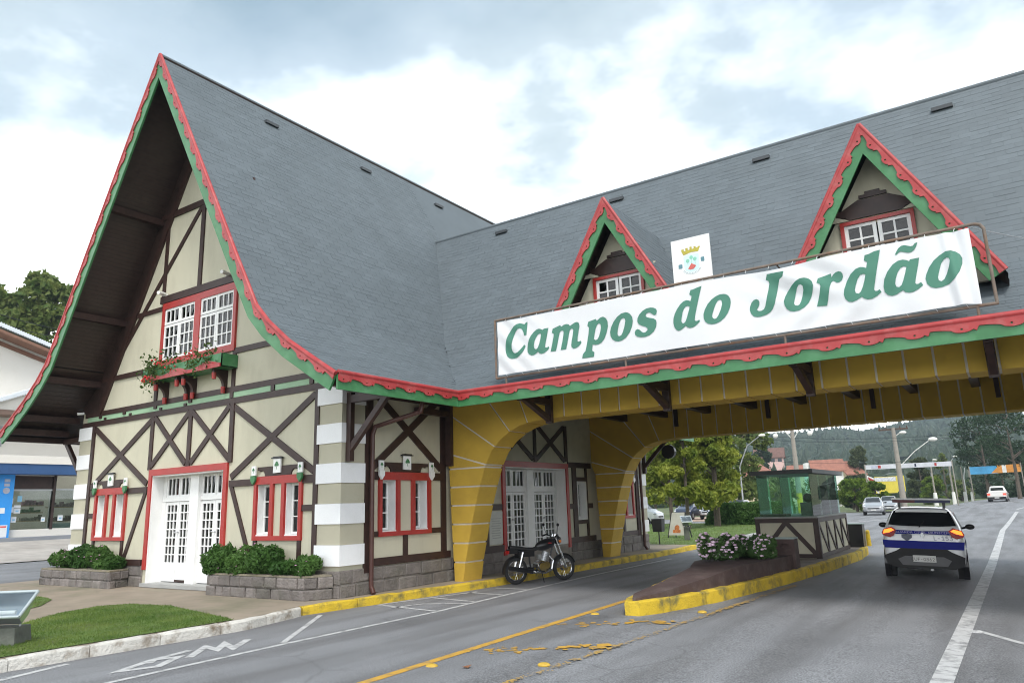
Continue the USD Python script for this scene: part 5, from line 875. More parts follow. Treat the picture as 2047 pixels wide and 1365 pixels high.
ch_ = thing('office_chair', 'dark chair with a tall head rest seen through the green booth glass', 'chair', (-4.85, 21.6, .2)); q = MB(); q.tm(trimesh.creation.box((.42, .09, .55)).apply_translation((0, .2, 1.10))); q.build('backrest', black, ch_); q = MB(); q.ball((0, .2, 1.50), .13, 2, (1, .6, 1)); q.build('head_rest', black, ch_); q = MB(); q.box(-.24, .24, -.25, .25, .74, .82); q.build('seat', black, ch_); q = MB(); q.cyl((0, 0, .05), (0, 0, .74), .03); q.box(-.3, .3, -.04, .04, 0, .05); q.box(-.04, .04, -.3, .3, .0, .05); q.build('base', black, ch_)
bn = thing('litter_bin', 'tall black bin standing behind the guard booth at the island end', 'bin', (-4.22, 24.75, .2)); q = MB(); q.hexa([(x * (1 + .08 * (z > .3)), y * (1 + .08 * (z > .3)), z) for x in (-.2, .2) for y in (-.2, .2) for z in (0, .66)]); q.build('body', black, bn); q = MB(); q.box(-.235, .235, -.235, .235, .662, .69); q.build('lid', M('bin_lid', (.20, .26, .25), .5), bn)
po = thing('bollard', 'short yellow post on the kerb at the far end of the island', 'bollard', (-3.98, 25.2, .2)); q = MB(); q.cyl((0, 0, 0), (0, 0, .42), .07, .06, 12); q.ball((0, 0, .42), .06, 1); q.build('post', kerby, po)

# ------------------------------------------------------------------ motorcycle
mc = thing('motorcycle', 'black motorcycle parked at the yellow kerb in front of the passage doors', 'motorcycle', (-9.42, 14.92, 0), math.atan2(1.15, .60), rx=0)
def wheel(cx_, par, rt=.30, w=.045):
    t = trimesh.creation.torus(rt - w, w, major_sections=36, minor_sections=10); t.apply_transform(trimesh.transformations.rotation_matrix(math.pi / 2, [1, 0, 0])); q = MB(); q.add(t.vertices + [cx_, 0, rt], t.faces); wm = q.build('tyre', blackmat, par, smooth=True)
    t = trimesh.creation.torus(rt - w * 1.9, .014, major_sections=36, minor_sections=8); t.apply_transform(trimesh.transformations.rotation_matrix(math.pi / 2, [1, 0, 0])); q = MB(); q.add(t.vertices * [1, 1.6, 1] + [cx_, 0, rt], t.faces); q.build('rim', chrome, wm, smooth=True)
    q = MB()
    for k_ in range(18): a_ = k_ * 2 * math.pi / 18; s_ = .03 * (-1) ** k_; q.cyl((cx_ + .05 * math.cos(a_ + .4), s_, rt + .05 * math.sin(a_ + .4)), (cx_ + (rt - .09) * math.cos(a_), 0, rt + (rt - .09) * math.sin(a_)), .0025, n=4)
    q.build('spokes', chrome, wm); q = MB(); q.cyl((cx_, -.07, rt), (cx_, .07, rt), .075 if cx_ > 0 else .06, n=18); q.build('hub', chrome, wm, smooth=40)
wheel(-.64, mc); wheel(.65, mc)
def fender(cx_, a0, a1, r_, w_, par):
    th = np.radians(np.linspace(a0, a1, 16)); P, f = grid(lambda t, s_: (cx_ + (r_ - .02 * s_ * s_) * math.cos(t), s_ * w_, .30 + (r_ - .02 * s_ * s_) * math.sin(t)), th, np.linspace(-1, 1, 5)); q = MB(); q.add(P, f); q.build('fender', black, par, smooth=True)
fender(.65, 15, 150, .325, .065, mc); fender(-.64, 45, 190, .335, .075, mc)
q = MB()
for s_ in (-.09, .09): q.tube([(.66, s_, .30), (.52, s_, .66)], .028, 10); q.tube([(.52, s_, .66), (.40, s_, .98)], .018, 10)
q.build('fork', chrome, mc, smooth=40)
q = MB(); q.tube([(.42, 0, .95), (.30, 0, .62), (.26, 0, .30), (-.05, 0, .24), (-.25, 0, .33), (-.30, 0, .72), (-.75, 0, .78)], .02, 8); q.tube([(.42, 0, .92), (-.30, 0, .74)], .022, 8); q.tube([(-.64, .08, .30), (-.2, .07, .34)], .02, 8); q.tube([(-.64, -.08, .30), (-.2, -.07, .34)], .02, 8); q.build('frame', black, mc)
tank = trimesh.creation.icosphere(3); tv = tank.vertices.copy(); tv = tv * [.27, .125, .125]; tv[:, 2] += .05 * np.clip(tv[:, 0] / .27, -1, 1) + .0; q = MB(); q.add(tv + [.16, 0, .84], tank.faces); q.build('fuel_tank', black, mc, smooth=True)
q = MB(); q.ball((.22, -.115, .87), .045, 1, (1.3, .3, .35)); q.build('tank_badge', redm, mc)
st = [(-.03, .77, .08), (-.15, .745, .11), (-.35, .755, .12), (-.55, .79, .115), (-.72, .815, .09), (-.80, .81, .05)]; P, f = grid(lambda k_, a_: (st[k_][0], st[k_][2] * math.cos(a_), st[k_][1] + .045 * math.sin(a_)), range(6), np.linspace(0, 2 * math.pi, 13)); q = MB(); q.add(P, f); q.build('seat', blackmat, mc, smooth=True)
q = MB(); q.tm(trimesh.creation.box((.42, .20, .13)).apply_translation((-.40, 0, .66))); q.tm(trimesh.creation.box((.22, .16, .10)).apply_translation((-.72, 0, .73))); q.build('side_cover', black, mc)
q = MB(); q.box(-.86, -.82, -.06, .06, .68, .75); q.build('tail_light', M('red_lens', (.4, .02, .02), .2), mc)
q = MB(); q.cyl((.0, -.11, .36), (.0, .11, .36), .13, n=20); q.cyl((.13, -.10, .38), (.13, .10, .38), .09, n=16); q.cyl((.0, -.145, .36), (.0, -.11, .36), .095, .11, 20); q.build('crankcase', chrome, mc, smooth=40)
q = MB(); q.cyl((.08, 0, .44), (.17, 0, .66), .075, n=14)
for k_ in range(6): c_ = np.array([.09 + .016 * k_, 0, .47 + .036 * k_]); q.cyl(c_, c_ + [.005, 0, .012], .105, n=16)
q.box(-.06, .03, -.05, .05, .52, .62); q.build('cylinder', metal, mc)
q = MB(); q.tube([(.20, -.08, .58), (.30, -.11, .48), (.24, -.13, .28), (.05, -.15, .22), (-.22, -.15, .25)], .022, 10); q.tube([(-.22, -.16, .25), (-.34, -.17, .27)], [.028, .05], 12); q.build('exhaust_pipe', chrome, mc, smooth=40)
q = MB(); q.tube([(-.30, -.175, .27), (-.90, -.185, .38)], .05, 14); q.build('muffler', black, mc, smooth=40)
q = MB()
for s_ in (-.11, .11): q.tube([(-.62, s_, .34), (-.50, s_, .70)], .026, 8)
q.build('shock_absorber', chrome, mc)
q = MB(); q.tube([(.30, -.37, 1.02), (.36, -.24, 1.06), (.39, -.06, 1.0), (.39, .06, 1.0), (.36, .24, 1.06), (.30, .37, 1.02)], .013, 8); q.build('handlebar', black, mc)
for s_ in (-1, 1):
    q = MB(); q.cyl((.31, s_ * .36, 1.02), (.34, s_ * .25, 1.05), .02); q.build('grip', blackmat, mc); q = MB(); q.tube([(.35, s_ * .24, 1.06), (.33, s_ * .31, 1.24)], .007, 6); q.ball((.33, s_ * .33, 1.28), .055, 2, (.4, 1, .7)); q.build('mirror', black, mc)
    q = MB(); q.ball((.48, s_ * .16, .90), .035, 1); q.build('indicator', M('orange_lens' + ('a' if s_ < 0 else 'b'), (.7, .2, .03), .3), mc)
q = MB(); q.ball((.50, 0, .92), .10, 2, (.7, 1, 1)); q.build('headlamp', black, mc, smooth=True); q = MB(); q.cyl((.545, 0, .92), (.565, 0, .92), .08, n=18); q.build('headlamp_lens', lampglass, mc); q = MB(); q.cyl((.40, -.05, 1.0), (.42, -.05, 1.05), .04); q.cyl((.40, .05, 1.0), (.42, .05, 1.05), .04); q.build('gauges', chrome, mc)
q = MB(); q.tube([(.0, -.08, .22), (-.03, -.22, .02)], .012, 6); q.build('side_stand', black, mc); q = MB(); q.box(-.12, -.02, -.25, -.12, .24, .27); q.build('foot_peg', black, mc)
# ------------------------------------------------------------------ vehicles
carglass = M('car_glass', (.012, .014, .016), .06, .1, 2, spec=.8); tyrem = blackmat
def paint(n, c, metal_=0.0): return M(n, c, .28, .03, 1.5, coat=.8, metal=metal_, dirt=tuple(np.array(c) * .8 + .02), dscale=1.2, damt=.25)
amberl = M('lit_amber_lens', (1.0, .17, .015), .3, .02, 2, emis=1.1); redl = M('lit_red_lens', (.85, .05, .03), .3, .02, 2, emis=.8); redoff = M('red_tail_lens', (.30, .015, .012), .15, .1, 3, coat=.6); clearl = M('clear_lens', (.55, .56, .58), .12, .05, 3, coat=.6); numw = M('plate_grey', (.55, .55, .53), .5, .03, 3)
ST = {'hatch': [(0, .60, .40, .60, .63, .55), (.03, .71, .28, .90, .93, .64), (.09, .755, .25, 1.00, 1.06, .67), (.26, .785, .24, 1.03, 1.24, .63), (.50, .79, .24, 1.03, 1.44, .575), (.75, .79, .24, 1.02, 1.50, .56), (1.55, .79, .24, 1.0, 1.52, .57), (2.1, .79, .24, .98, 1.47, .55), (2.8, .785, .24, .97, 1.04, .62), (3.3, .76, .25, .90, .93, .6), (3.62, .66, .30, .72, .76, .5), (3.70, .52, .36, .60, .62, .4)],
      'sedan': [(0, .62, .40, .60, .63, .55), (.04, .76, .28, .88, .91, .66), (.12, .80, .24, .97, .99, .68), (.55, .83, .22, 1.0, 1.02, .66), (.75, .83, .22, 1.0, 1.08, .62), (1.25, .83, .22, .98, 1.40, .56), (1.7, .83, .22, .96, 1.45, .57), (2.4, .83, .22, .95, 1.43, .56), (3.15, .82, .22, .95, 1.0, .62), (3.8, .80, .24, .88, .91, .62), (4.2, .70, .28, .74, .77, .52), (4.3, .55, .36, .60, .62, .4)],
      'pickup': [(0, .66, .50, .70, .72, .60), (.04, .80, .42, 1.02, 1.04, .72), (.15, .84, .36, 1.06, 1.08, .76), (1.9, .85, .34, 1.06, 1.09, .76), (2.0, .85, .34, 1.06, 1.50, .62), (2.2, .85, .34, 1.06, 1.72, .60), (3.0, .85, .34, 1.06, 1.73, .60), (3.7, .85, .34, 1.06, 1.14, .66), (4.6, .82, .36, .98, 1.02, .64), (4.95, .72, .42, .80, .84, .5)],
      'van': [(0, .66, .45, .70, .76, .60), (.05, .78, .30, 1.0, 1.50, .62), (.2, .82, .26, 1.02, 1.75, .62), (.6, .83, .26, 1.02, 1.84, .64), (2.6, .83, .26, 1.02, 1.84, .64), (3.0, .83, .26, 1.02, 1.74, .60), (3.7, .82, .26, 1.0, 1.10, .66), (4.15, .74, .30, .84, .90, .56), (4.25, .6, .4, .66, .68, .45)]}
def car(label, loc, rz, kind, pm, group=None, lit=None, rx=0, ry=0, detail=False, cat='car', name='parked_car'):
    t = thing(name, label, cat, loc, rz, group, rx, ry); S = ST[kind]; L_ = S[-1][0]; rows = []
    for y, w, zb_, zm, zr, wr in S:
        hp = [(0, zb_), (.8 * w, zb_), (w * .97, zb_ + .08), (w, zb_ + .45 * (zm - zb_)), (.985 * w, zm), (wr + .02, zm + .9 * (zr - zm)), (max(wr - .09, .3 * wr), zr), (0, zr + .015)]
        rows.append([(x, y, z) for x, z in hp] + [(-x, y, z) for x, z in hp[-2:0:-1]])
    R = np.array(rows); a_, b_ = R.shape[:2]; i, j = np.meshgrid(np.arange(a_ - 1), np.arange(b_), indexing='ij'); i, j = i.ravel(), j.ravel(); j2 = (j + 1) % b_
    Fq = np.stack([i * b_ + j, i * b_ + j2, (i + 1) * b_ + j2, (i + 1) * b_ + j], 1); q = MB(); q.add(R.reshape(-1, 3), Fq); q.add(R[0], [[0, k_ + 1, k_] for k_ in range(1, b_ - 1)]); q.add(R[-1], [[0, k_, k_ + 1] for k_ in range(1, b_ - 1)]); (q.build('body', pm, t, smooth=38) if not detail else (lambda m_: MB().add(*trimesh.remesh.subdivide_loop(m_.vertices, m_.faces, iterations=2)).build('body', pm, t, smooth=True))(trimesh.Trimesh(np.vstack(q.v), np.vstack([q.f[0], q.f[1], q.f[2]]), process=True)))
    cab = [k_ for k_ in range(a_) if S[k_][4] - S[k_][3] > .28]; k0, k1 = cab[0], cab[-1]
    for s_ in (1, -1):
        ks = list(range(max(k0 - 1, 0), k1 + 2)); sh_ = 1.0
        P = lambda y_, f_: (lambda w, zm, zr, wr: np.array([s_ * ((.985 * w) * (1 - f_) + (wr + .02) * f_ + .007), y_, zm + .9 * (zr - zm) * f_]))(*[np.interp(y_, [r_[0] for r_ in S], [r_[c_] for r_ in S]) for c_ in (1, 3, 4, 5)])
        ya, yb_ = S[k0][0] + (.25 if kind != 'pickup' else .12), S[k1][0] + .42; mid_ = (ya + yb_) / 2
        for c_, d_ in ((ya, mid_ - .05), (mid_ + .05, yb_)):
            g_ = np.linspace(c_, d_, 5); V, f = grid(lambda y_, v_: P(y_, v_), g_, (.14, .9)); q = MB(); q.add(V, f); q.build('side_window', carglass, t)
        for wy in (.62 if kind == 'hatch' else .85, L_ - (.68 if kind == 'hatch' else .85)):
            rr = .30 if kind != 'pickup' else .36; w_ = np.interp(wy, [r_[0] for r_ in S], [r_[1] for r_ in S])
            q = MB(); q.cyl((s_ * (w_ - .10), wy, rr), (s_ * (w_ + .006), wy, rr), rr + .05, n=20); q.build('wheel_arch', black, t)
            q = MB(); q.cyl((s_ * (w_ - .20), wy, rr), (s_ * (w_ - .01), wy, rr), rr, n=24); q.cyl((s_ * (w_ - .01), wy, rr), (s_ * (w_ + .012), wy, rr), rr, rr * .86, n=24); wl = q.build('wheel', tyrem, t, smooth=40); q = MB(); q.cyl((s_ * (w_ + .01), wy, rr), (s_ * (w_ + .02), wy, rr), rr * .62, rr * .5, n=16); q.build('rim', metal, wl)
        q = MB(); mx_ = s_ * (S[k1][1] + .04); q.ball((mx_ + s_ * .09, S[k1][0] + .32, S[k1][3] + .06), .10, 2, (1, .5, .65)); q.cyl((s_ * S[k1][1] * .95, S[k1][0] + .36, S[k1][3] + .02), (mx_ + s_ * .03, S[k1][0] + .33, S[k1][3] + .05), .025); q.build('wing_mirror', black, t, smooth=True)
    def strip(ya, yb_, fr_, name):
        g = lambda y_, c_: np.interp(y_, [r_[0] for r_ in S], [r_[c_] for r_ in S]); V, f = grid(lambda y_, x_: np.array([x_ * (max(g(y_, 5) - .09, .3) * fr_), y_, g(y_, 4) + .02 + .012 * (1 - abs(x_))]), np.linspace(ya, yb_, 6), np.linspace(-1, 1, 7)); q = MB(); q.add(V, f); q.build(name, carglass, t, smooth=True)
    strip(S[k1][0] + .08, S[min(k1 + 1, a_ - 1)][0] - .08, 1.08, 'windscreen')
    if kind in ('sedan',): strip(S[k0 - 1][0] + .06, S[k0][0] - .03, 1.05, 'rear_window')
    Fr = Frame((0, 0, 0), (1, 0, 0), (0, 0, 1), (0, -1, 0)); Ff = Frame((0, L_, 0), (-1, 0, 0), (0, 0, 1), (0, 1, 0))
    if kind == 'van': q = MB(); Fr.poly(q, Polygon([(-.6, 1.06), (.6, 1.06), (.52, 1.6), (-.52, 1.6)]), -.10, -.02); q.build('rear_window', carglass, t)
    if kind == 'pickup': q = MB(); Frame((0, 1.96, 0), (1, 0, 0), (0, 0, 1), (0, -1, 0)).poly(q, Polygon([(-.60, 1.16), (.60, 1.16), (.52, 1.55), (-.52, 1.55)]), -.22, .02); q.build('rear_window', carglass, t)
    z0, z1 = S[1][2], S[1][3]
    for s_ in (1, -1):
        if not detail: q = MB(); Fr.box(q, *(sorted((s_ * .55, s_ * (S[1][1] + .01)))), z1 - .22, z1 - .02, -.14, .01); q.build('tail_lamp', redl if lit else redoff, t)
        q = MB(); zf = S[-2][3]; q.ball((s_ * S[-3][1] * .80, S[-2][0] - .08, zf - .02), .13, 2, (1.2, 1, .6)); q.build('headlamp', clearl, t, smooth=True)
    if not detail:
        q = MB(); Fr.box(q, -S[1][1], S[1][1], z0 - .02, z0 + .22, -.06, .05); q.build('rear_bumper', black if kind != 'sedan' else pm, t)
    q = MB(); Fr.box(q, -.2, .2, .50, .61, -.02, .062); q.build('rear_plate', numw, t) if not detail else None
    q = MB(); Ff.box(q, -.2, .2, S[-1][2] + .02, S[-1][2] + .13, -.02, .03); q.build('front_plate', numw, t); q = MB(); Ff.box(q, -.42, .42, S[-1][2] + .16, S[-1][3] - .0, -.06, .012); q.build('grille', black, t)
    return t
pwhite = paint('white_car_paint', (.78, .79, .80)); silver = paint('silver_car_paint', (.42, .43, .45), .5); navy = paint('navy_car_paint', (.02, .028, .055)); beige = paint('pale_pickup_paint', (.58, .57, .54)); redc = paint('red_car_paint', (.35, .03, .03)); darkc = paint('dark_car_paint', (.02, .02, .022)); bluest = M('blue_stripe', (.007, .013, .19), .55, .05, 2, spec=.2)
CZ = float(roadz(-1.85, 19.5)) - .02
pc = car('white hatchback patrol car with blue stripes and a roof light bar driving past the booth', (-1.86, 18.30, CZ), math.radians(3.5), 'hatch', pwhite, rx=0, ry=2.4, detail=True, cat='car', name='patrol_car')
Fr = Frame((0, 0, 0), (1, 0, 0), (0, 0, 1), (0, -1, 0))
V, f = grid(lambda v_, x_: (lambda y_: np.array([x_ * (.645 - .11 * v_), y_ - .022, np.interp(y_, [.09, .26, .50], [1.06, 1.24, 1.44]) + .034 - .012 * abs(x_) ** 4]))(.115 + .03 * abs(x_) ** 3 * (1 - v_) + .35 * v_), np.linspace(0, 1, 9), np.linspace(-1, 1, 9)); q = MB(); q.add(V, f); q.build('rear_window', carglass, pc, smooth=True)
q = MB(); q.hexa([(x * (.50 if z > 1.4 else .50), y_ + (0 if z < 1.4 else 0), z) for x in (-1, 1) for y_ in (.40, .52) for z in (1.40, 1.455)]); q.build('roof_spoiler', pwhite, pc)
q = MB(); Fr.poly(q, Polygon([(-.55, .255), (.55, .255), (.72, .33), (.75, .50), (.52, .60), (.44, .655), (-.44, .655), (-.52, .60), (-.75, .50), (-.72, .33)]), -.16, .045); bp = q.build('rear_bumper', blackmat, pc)
q = MB(); Fr.poly(q, Polygon([(-.42, .31), (.42, .31), (.50, .43), (.36, .50), (-.36, .50), (-.50, .43)]), .046, .052); q.build('bumper_insert', M('grey_plastic', (.10, .10, .105), .6), bp)
q = MB(); Fr.box(q, -.215, .215, .385, .52, .053, .066); np_ = q.build('rear_plate', numw, pc)
tx = meshkit.text_mesh('CUF-0862', .062, .002); v_ = np.array(tx.vertices); v_ -= [v_[:, 0].mean(), 0, 0]; q = MB(); q.add(Fr.map(v_ + [0, .412, .067]), tx.faces); q.build('plate_number', M('plate_print', (.06, .06, .06), .6), np_)
q = MB(); Fr.poly(q, Polygon([(-.745, .655), (.745, .655), (.768, .815), (-.768, .815)]), -.09, .012); q.build('blue_stripe', bluest, pc)
q = MB(); Fr.poly(q, Polygon([(-.60, .995), (-.55, 1.035), (0, 1.02), (.55, 1.035), (.60, .995), (.5, .95), (0, .965), (-.5, .95)]), -.10, -.018); q.build('blue_band', bluest, pc)
tx = meshkit.text_mesh('GUARDA CIVIL MUNICIPAL', .042, .002); v_ = np.array(tx.vertices); v_ -= [v_[:, 0].mean(), 0, 0]; v_[:, 0] *= 1.45;  q = MB(); q.add(Fr.map(v_ + [0, .972, -.017]), tx.faces); q.build('lettering', M('pale_violet_print', (.45, .42, .62), .5), pc, kind='stuff')
tx = meshkit.text_mesh('L-153', .085, .002); v_ = np.array(tx.vertices); q = MB(); q.add(Fr.map(v_ + [.20, .84, .0]), tx.faces); q.build('unit_number', M('grey_blue_print', (.20, .21, .30), .5), pc)
q = MB(); Fr.poly(q, Polygon([(-.40, .945), (-.30, .955), (-.20, .945), (-.20, .88), (-.30, .80), (-.40, .88)]), -.06, -.003); q.build('shield', M('shield_grey', (.10, .11, .15), .5, .3, 20), pc)
q = MB(); Fr.poly(q, Polygon([(0, 1.0), (.045, .935), (0, .865), (-.045, .935)]), -.05, .012); q.build('badge', chrome, pc)
for s_ in (1, -1):
    q = MB(); Fr.poly(q, Polygon([(s_ * .49, 1.035), (s_ * .58, 1.10), (s_ * .735, 1.05), (s_ * .78, .97), (s_ * .755, .91), (s_ * .62, .875), (s_ * .54, .92)]), -.24, .012); tl_ = q.build('tail_lamp', redoff, pc)
    q = MB(); Fr.poly(q, Polygon([(s_ * .53, 1.03), (s_ * .59, 1.07), (s_ * .725, 1.035), (s_ * .755, .955), (s_ * .64, .975)]), .013, .022); q.build('lit_lens', amberl, tl_)
q = MB(); q.box(-.60, .60, 1.02, 1.30, 1.665, 1.70); lb_ = q.build('light_bar', pwhite, pc); q = MB(); q.box(-.58, -.12, 1.03, 1.29, 1.60, 1.664); q.build('red_lens', M('bar_red', (.10, .012, .02), .2), lb_); q = MB(); q.box(-.12, .58, 1.03, 1.29, 1.60, 1.664); q.build('blue_lens', M('bar_blue', (.015, .02, .09), .2), lb_)
q = MB()
for x in (-.45, .45): q.box(x - .03, x + .03, 1.1, 1.2, 1.50, 1.60)
q.build('bar_foot', black, lb_)
q = MB(); q.tube([(-.38, .10, .27), (-.05, .06, .25), (.3, .12, .27)], .035, 8); q.cyl((.12, .0, .235), (.12, .3, .235), .03); q.build('exhaust', chrome, pc)
q = MB(); q.tube([(-.05, .10, 1.10), (.06, .16, 1.22)], .010, 6); q.build('rear_wiper', black, pc)
for s_ in (1, -1): q = MB(); q.hexa([(s_ * (.792 + d_), y_, z) for d_ in (0, .006) for y_ in (.35, 3.2) for z in (.68, .80)]); q.build('side_stripe', bluest, pc)

car('silver sedan facing the viewer left of the road near the yellow billboard', (-10.6, 72.4, 0), math.radians(187), 'sedan', silver); car('second silver car half hidden behind the first one by the billboard', (-10.4, 80.5, .03), math.radians(186), 'sedan', silver)
car('pale pickup truck driving away in the right lane beyond the gateway', (-1.75, 90, .40), math.radians(-2), 'pickup', beige, lit=True, cat='pickup', name='pickup_truck')
car('dark car with lit red lamps right of the pale pickup, far down the road', (2.0, 96, .6), math.radians(-6), 'sedan', redc, lit=True); car('farther small pale car with red lamps at the right edge of the road', (4.2, 118, .75), math.radians(-8), 'hatch', pwhite, lit=True)
car('white van passing on the cross street beyond the building corner', (-26.2, 51.7, 0), math.radians(-90), 'van', pwhite, cat='van', name='van')
car('dark blue car at the left end of the clipped hedge', (-17.9, 52.5, 0), math.radians(200), 'hatch', navy); car('grey car with red tail lamps behind the hedge, left of the booth', (-17.3, 60, .0), math.radians(-10), 'sedan', silver, lit=True)
car('dark car beside the road at the right picture edge, only its mirror in view', (1.52, 15.4, float(roadz(1.4, 17)) ), 0.0, 'sedan', darkc)
for k_, (x, y, c_) in enumerate(((-24.5, 66, navy), (-22.4, 66.5, silver), (-20.2, 66.3, darkc))): car(['navy', 'silver', 'black'][k_] + ' car in the far parking row under the tree crowns', (x, y, .1), math.radians(180), 'hatch', c_, 'cars of the far parking row')

# ------------------------------------------------------------------ floodlights, bin, A-board
def floodlight(label, loc, rz, w=.62, post=.12, tilt=.9):
    t = thing('floodlight', label, 'floodlight', loc, rz); q = MB(); q.hexa([(x * s_, y * s_, z) for x in (-.30, .30) for y in (-.2, .2) for z, s_ in ((0, 1), (.22, .92))]) if post < .2 else q.box(-.10, .10, -.1, .1, 0, post + .12); q.build('base', M('mossy_block' + str(int(post * 100)), (.12, .125, .11), .9, .3, 5, .5, 30, dirt=(.05, .075, .045), dscale=4), t)
    q = MB(); z0 = .22 if post < .2 else post + .12
    for s_ in (-1, 1): q.tube([(s_ * w * .3, 0, z0), (s_ * w * .3, 0, z0 + .10)], .015, 6)
    q.build('yoke', metal, t)
    c, s_ = math.cos(tilt), math.sin(tilt); o = np.array([0, 0, z0 + .10]); mp = lambda a_, b_, d_: o + np.array([a_, b_ * c - d_ * s_ * -1 * 0 - d_ * s_, b_ * s_ + d_ * c])
    hw, hb = w / 2, .24; V = np.array([mp(a_ * hw * k_, b_ * hb * (.35 if k_ < 1 else 1), d_) for k_, d_ in ((.72, -.02), (1, .24)) for a_, b_ in ((-1, -1), (1, -1), (1, 1), (-1, 1))]); q = MB(); q.add(V, [[0, 1, 2, 3]] + [[k_, (k_ + 1) % 4, 4 + (k_ + 1) % 4, 4 + k_] for k_ in range(4)]); q.build('reflector', M('reflector' + str(int(w * 100)), (.72, .76, .80), .22, .05, 3, metal=.9), t)
    q = MB(); fr = [(-hw, -hb), (hw, -hb), (hw, hb), (-hw, hb)]
    for k_ in range(4): a_, b_ = fr[k_], fr[(k_ + 1) % 4]; q.tube([mp(*a_, .245), mp(*b_, .245)], .02, 8)
    q.build('rim', M('lamp_rim' + str(int(w * 100)), (.42, .47, .48), .45, .1, 4, metal=.4), t); q = MB(); q.add([mp(a_ * .98, b_ * .98, .248) for a_, b_ in fr], [[0, 1, 2, 3]]); q.build('front_glass', lampglass, t); q = MB(); q.cyl(mp(-hw * .5, 0, .10), mp(hw * .5, 0, .10), .03); q.build('lamp_tube', whitem, t)
floodlight('grey floodlight on a mossy block in the left lawn at the picture edge', (-11.62, 4.72, .155), math.radians(38), .80, .12, .62)
floodlight('small floodlight on a post in the lawn beyond the gateway, left of the tree trunks', (-11.6, 29.9, .12), math.radians(30), .42, .42, .5)
t = thing('litter_bin', 'black litter bin on a thin post in the lawn beyond the gateway', 'bin', (-11.55, 26.9, .1)); q = MB(); q.tube([(0, 0, 0), (0, 0, .55)], .025, 8); q.build('post', black, t); q = MB(); q.hexa([(x * (.85 if z < .6 else 1), y * (.85 if z < .6 else 1), z) for x in (-.21, .21) for y in (-.16, .16) for z in (.50, .98)]); q.build('bucket', M('bin_plastic', (.03, .028, .035), .5), t)
t = thing('advertising_board', 'pale A-shaped advertising board with orange food picture on the far lawn', 'sign', (-12.75, 31.6, .12), math.radians(-14)); FA = Frame((0, 0, 0), (1, 0, 0), (0, .25, .97), (0, -.97, .25)); q = MB(); FA.poly(q, Polygon([(-.42, .12), (.42, .12), (.34, 1.12), (-.34, 1.12)]), 0, .02); q.build('front_panel', M('board_pale', (.50, .48, .42), .5, .12, 3), t); q = MB(); FA.poly(q, unary_union([sbox(-.20, .22, .20, .36), Point(0, .44).buffer(.13)]), .021, .024); q.build('food_picture', M('board_orange', (.50, .16, .04), .5, .4, 12), t); q = MB(); FA.bar(q, (-.45, .0), (-.36, 1.14), .04, -.02, .022); FA.bar(q, (.45, 0), (.36, 1.14), .04, -.02, .022); FB2 = Frame((0, .56, 0), (1, 0, 0), (0, -.25, .97), (0, .97, .25)); FB2.bar(q, (-.42, 0), (-.35, 1.1), .04, -.02, .02); FB2.bar(q, (.42, 0), (.35, 1.1), .04, -.02, .02); q.build('legs', blackmat, t)

# ------------------------------------------------------------------ trees, hedge, forest
barkm = M('grey_bark', (.10, .080, .062), .95, .3, 6, .8, 20); 
yel = leafmat('golden_cypress_leaf', (.10, .155, .015), (.46, .47, .07), .4); dk = leafmat('dark_pine_leaf', (.014, .036, .014), (.042, .075, .028), .2); mid_ = leafmat('broad_leaf', (.055, .105, .02), (.27, .285, .075), .35); lime = leafmat('lime_leaf', (.06, .12, .012), (.24, .31, .035), .35); olive = leafmat('olive_leaf', (.04, .06, .02), (.11, .125, .045), .25)
def tree(name, label, loc, h, r, lm, n, ls, shape='dome', base=.2, trunk=.16, K_=26, stems=1, group=None, fill=.8):
    t = thing(name, label, 'tree', loc, 0, group); q = MB()
    for k_ in range(stems): o = np.array([rng.normal(0, .12) * (stems > 1), rng.normal(0, .12) * (stems > 1), 0]); top_ = np.array([rng.normal(0, .1), rng.normal(0, .1), h * .82]) + o * 2; q.tube([o, o + (top_ - o) * .35 + [rng.normal(0, .05), 0, 0], top_], [trunk, trunk * .75, trunk * .2], 8)
    C, Rr = [], []
    for k_ in range(K_):
        v = rng.uniform(0, 1) ** (.8 if shape == 'cone' else 1); z = h * (base + (1 - base) * v)
        rad = r * ((1 - v) ** .75 * .95 + .10 if shape == 'cone' else math.sqrt(max(.06, 1 - (1.75 * v - .75) ** 2)))
        a_ = rng.uniform(0, 6.28); d_ = rad * math.sqrt(rng.uniform(.25, 1)) * fill; C.append((d_ * math.cos(a_), d_ * math.sin(a_), z)); Rr.append(r * rng.uniform(.24, .42) * (1 if shape != 'cone' else .55 + .6 * (1 - v)))
        if k_ % 2 == 0: q.tube([(0, 0, max(z - .35 * d_ - .3, h * base * .8)), (C[-1][0] * .55, C[-1][1] * .55, z - .1 * d_), C[-1]], [trunk * .35, trunk * .22, trunk * .08], 5)
    q.build('trunk', barkm, t, smooth=40); C, Rr = np.array(C), np.array(Rr); i_ = rng.integers(0, K_, n); d = rng.normal(0, 1, (n, 3)); d /= np.linalg.norm(d, axis=1)[:, None]
    P = C[i_] + d * (Rr[i_] * rng.uniform(.35, 1, n) ** .6)[:, None] * [1, 1, .72]
    q = MB(); q.add(*leaves(P, ls, .4, 1.7)); q.build('crown', lm, t, kind='stuff'); return t
tree('cypress_tree', 'golden green cypress in front of the hedge with a short double trunk', (-15.5, 45.0, .1), 7.6, 2.05, yel, 14000, .20, 'cone', .18, .15, 60, 2)
tree('cypress_tree', 'golden green cypress left of the hedge with a pale bare stem showing', (-15.9, 41.4, .1), 8.0, 1.55, yel, 11000, .19, 'cone', .20, .13, 36, 1)
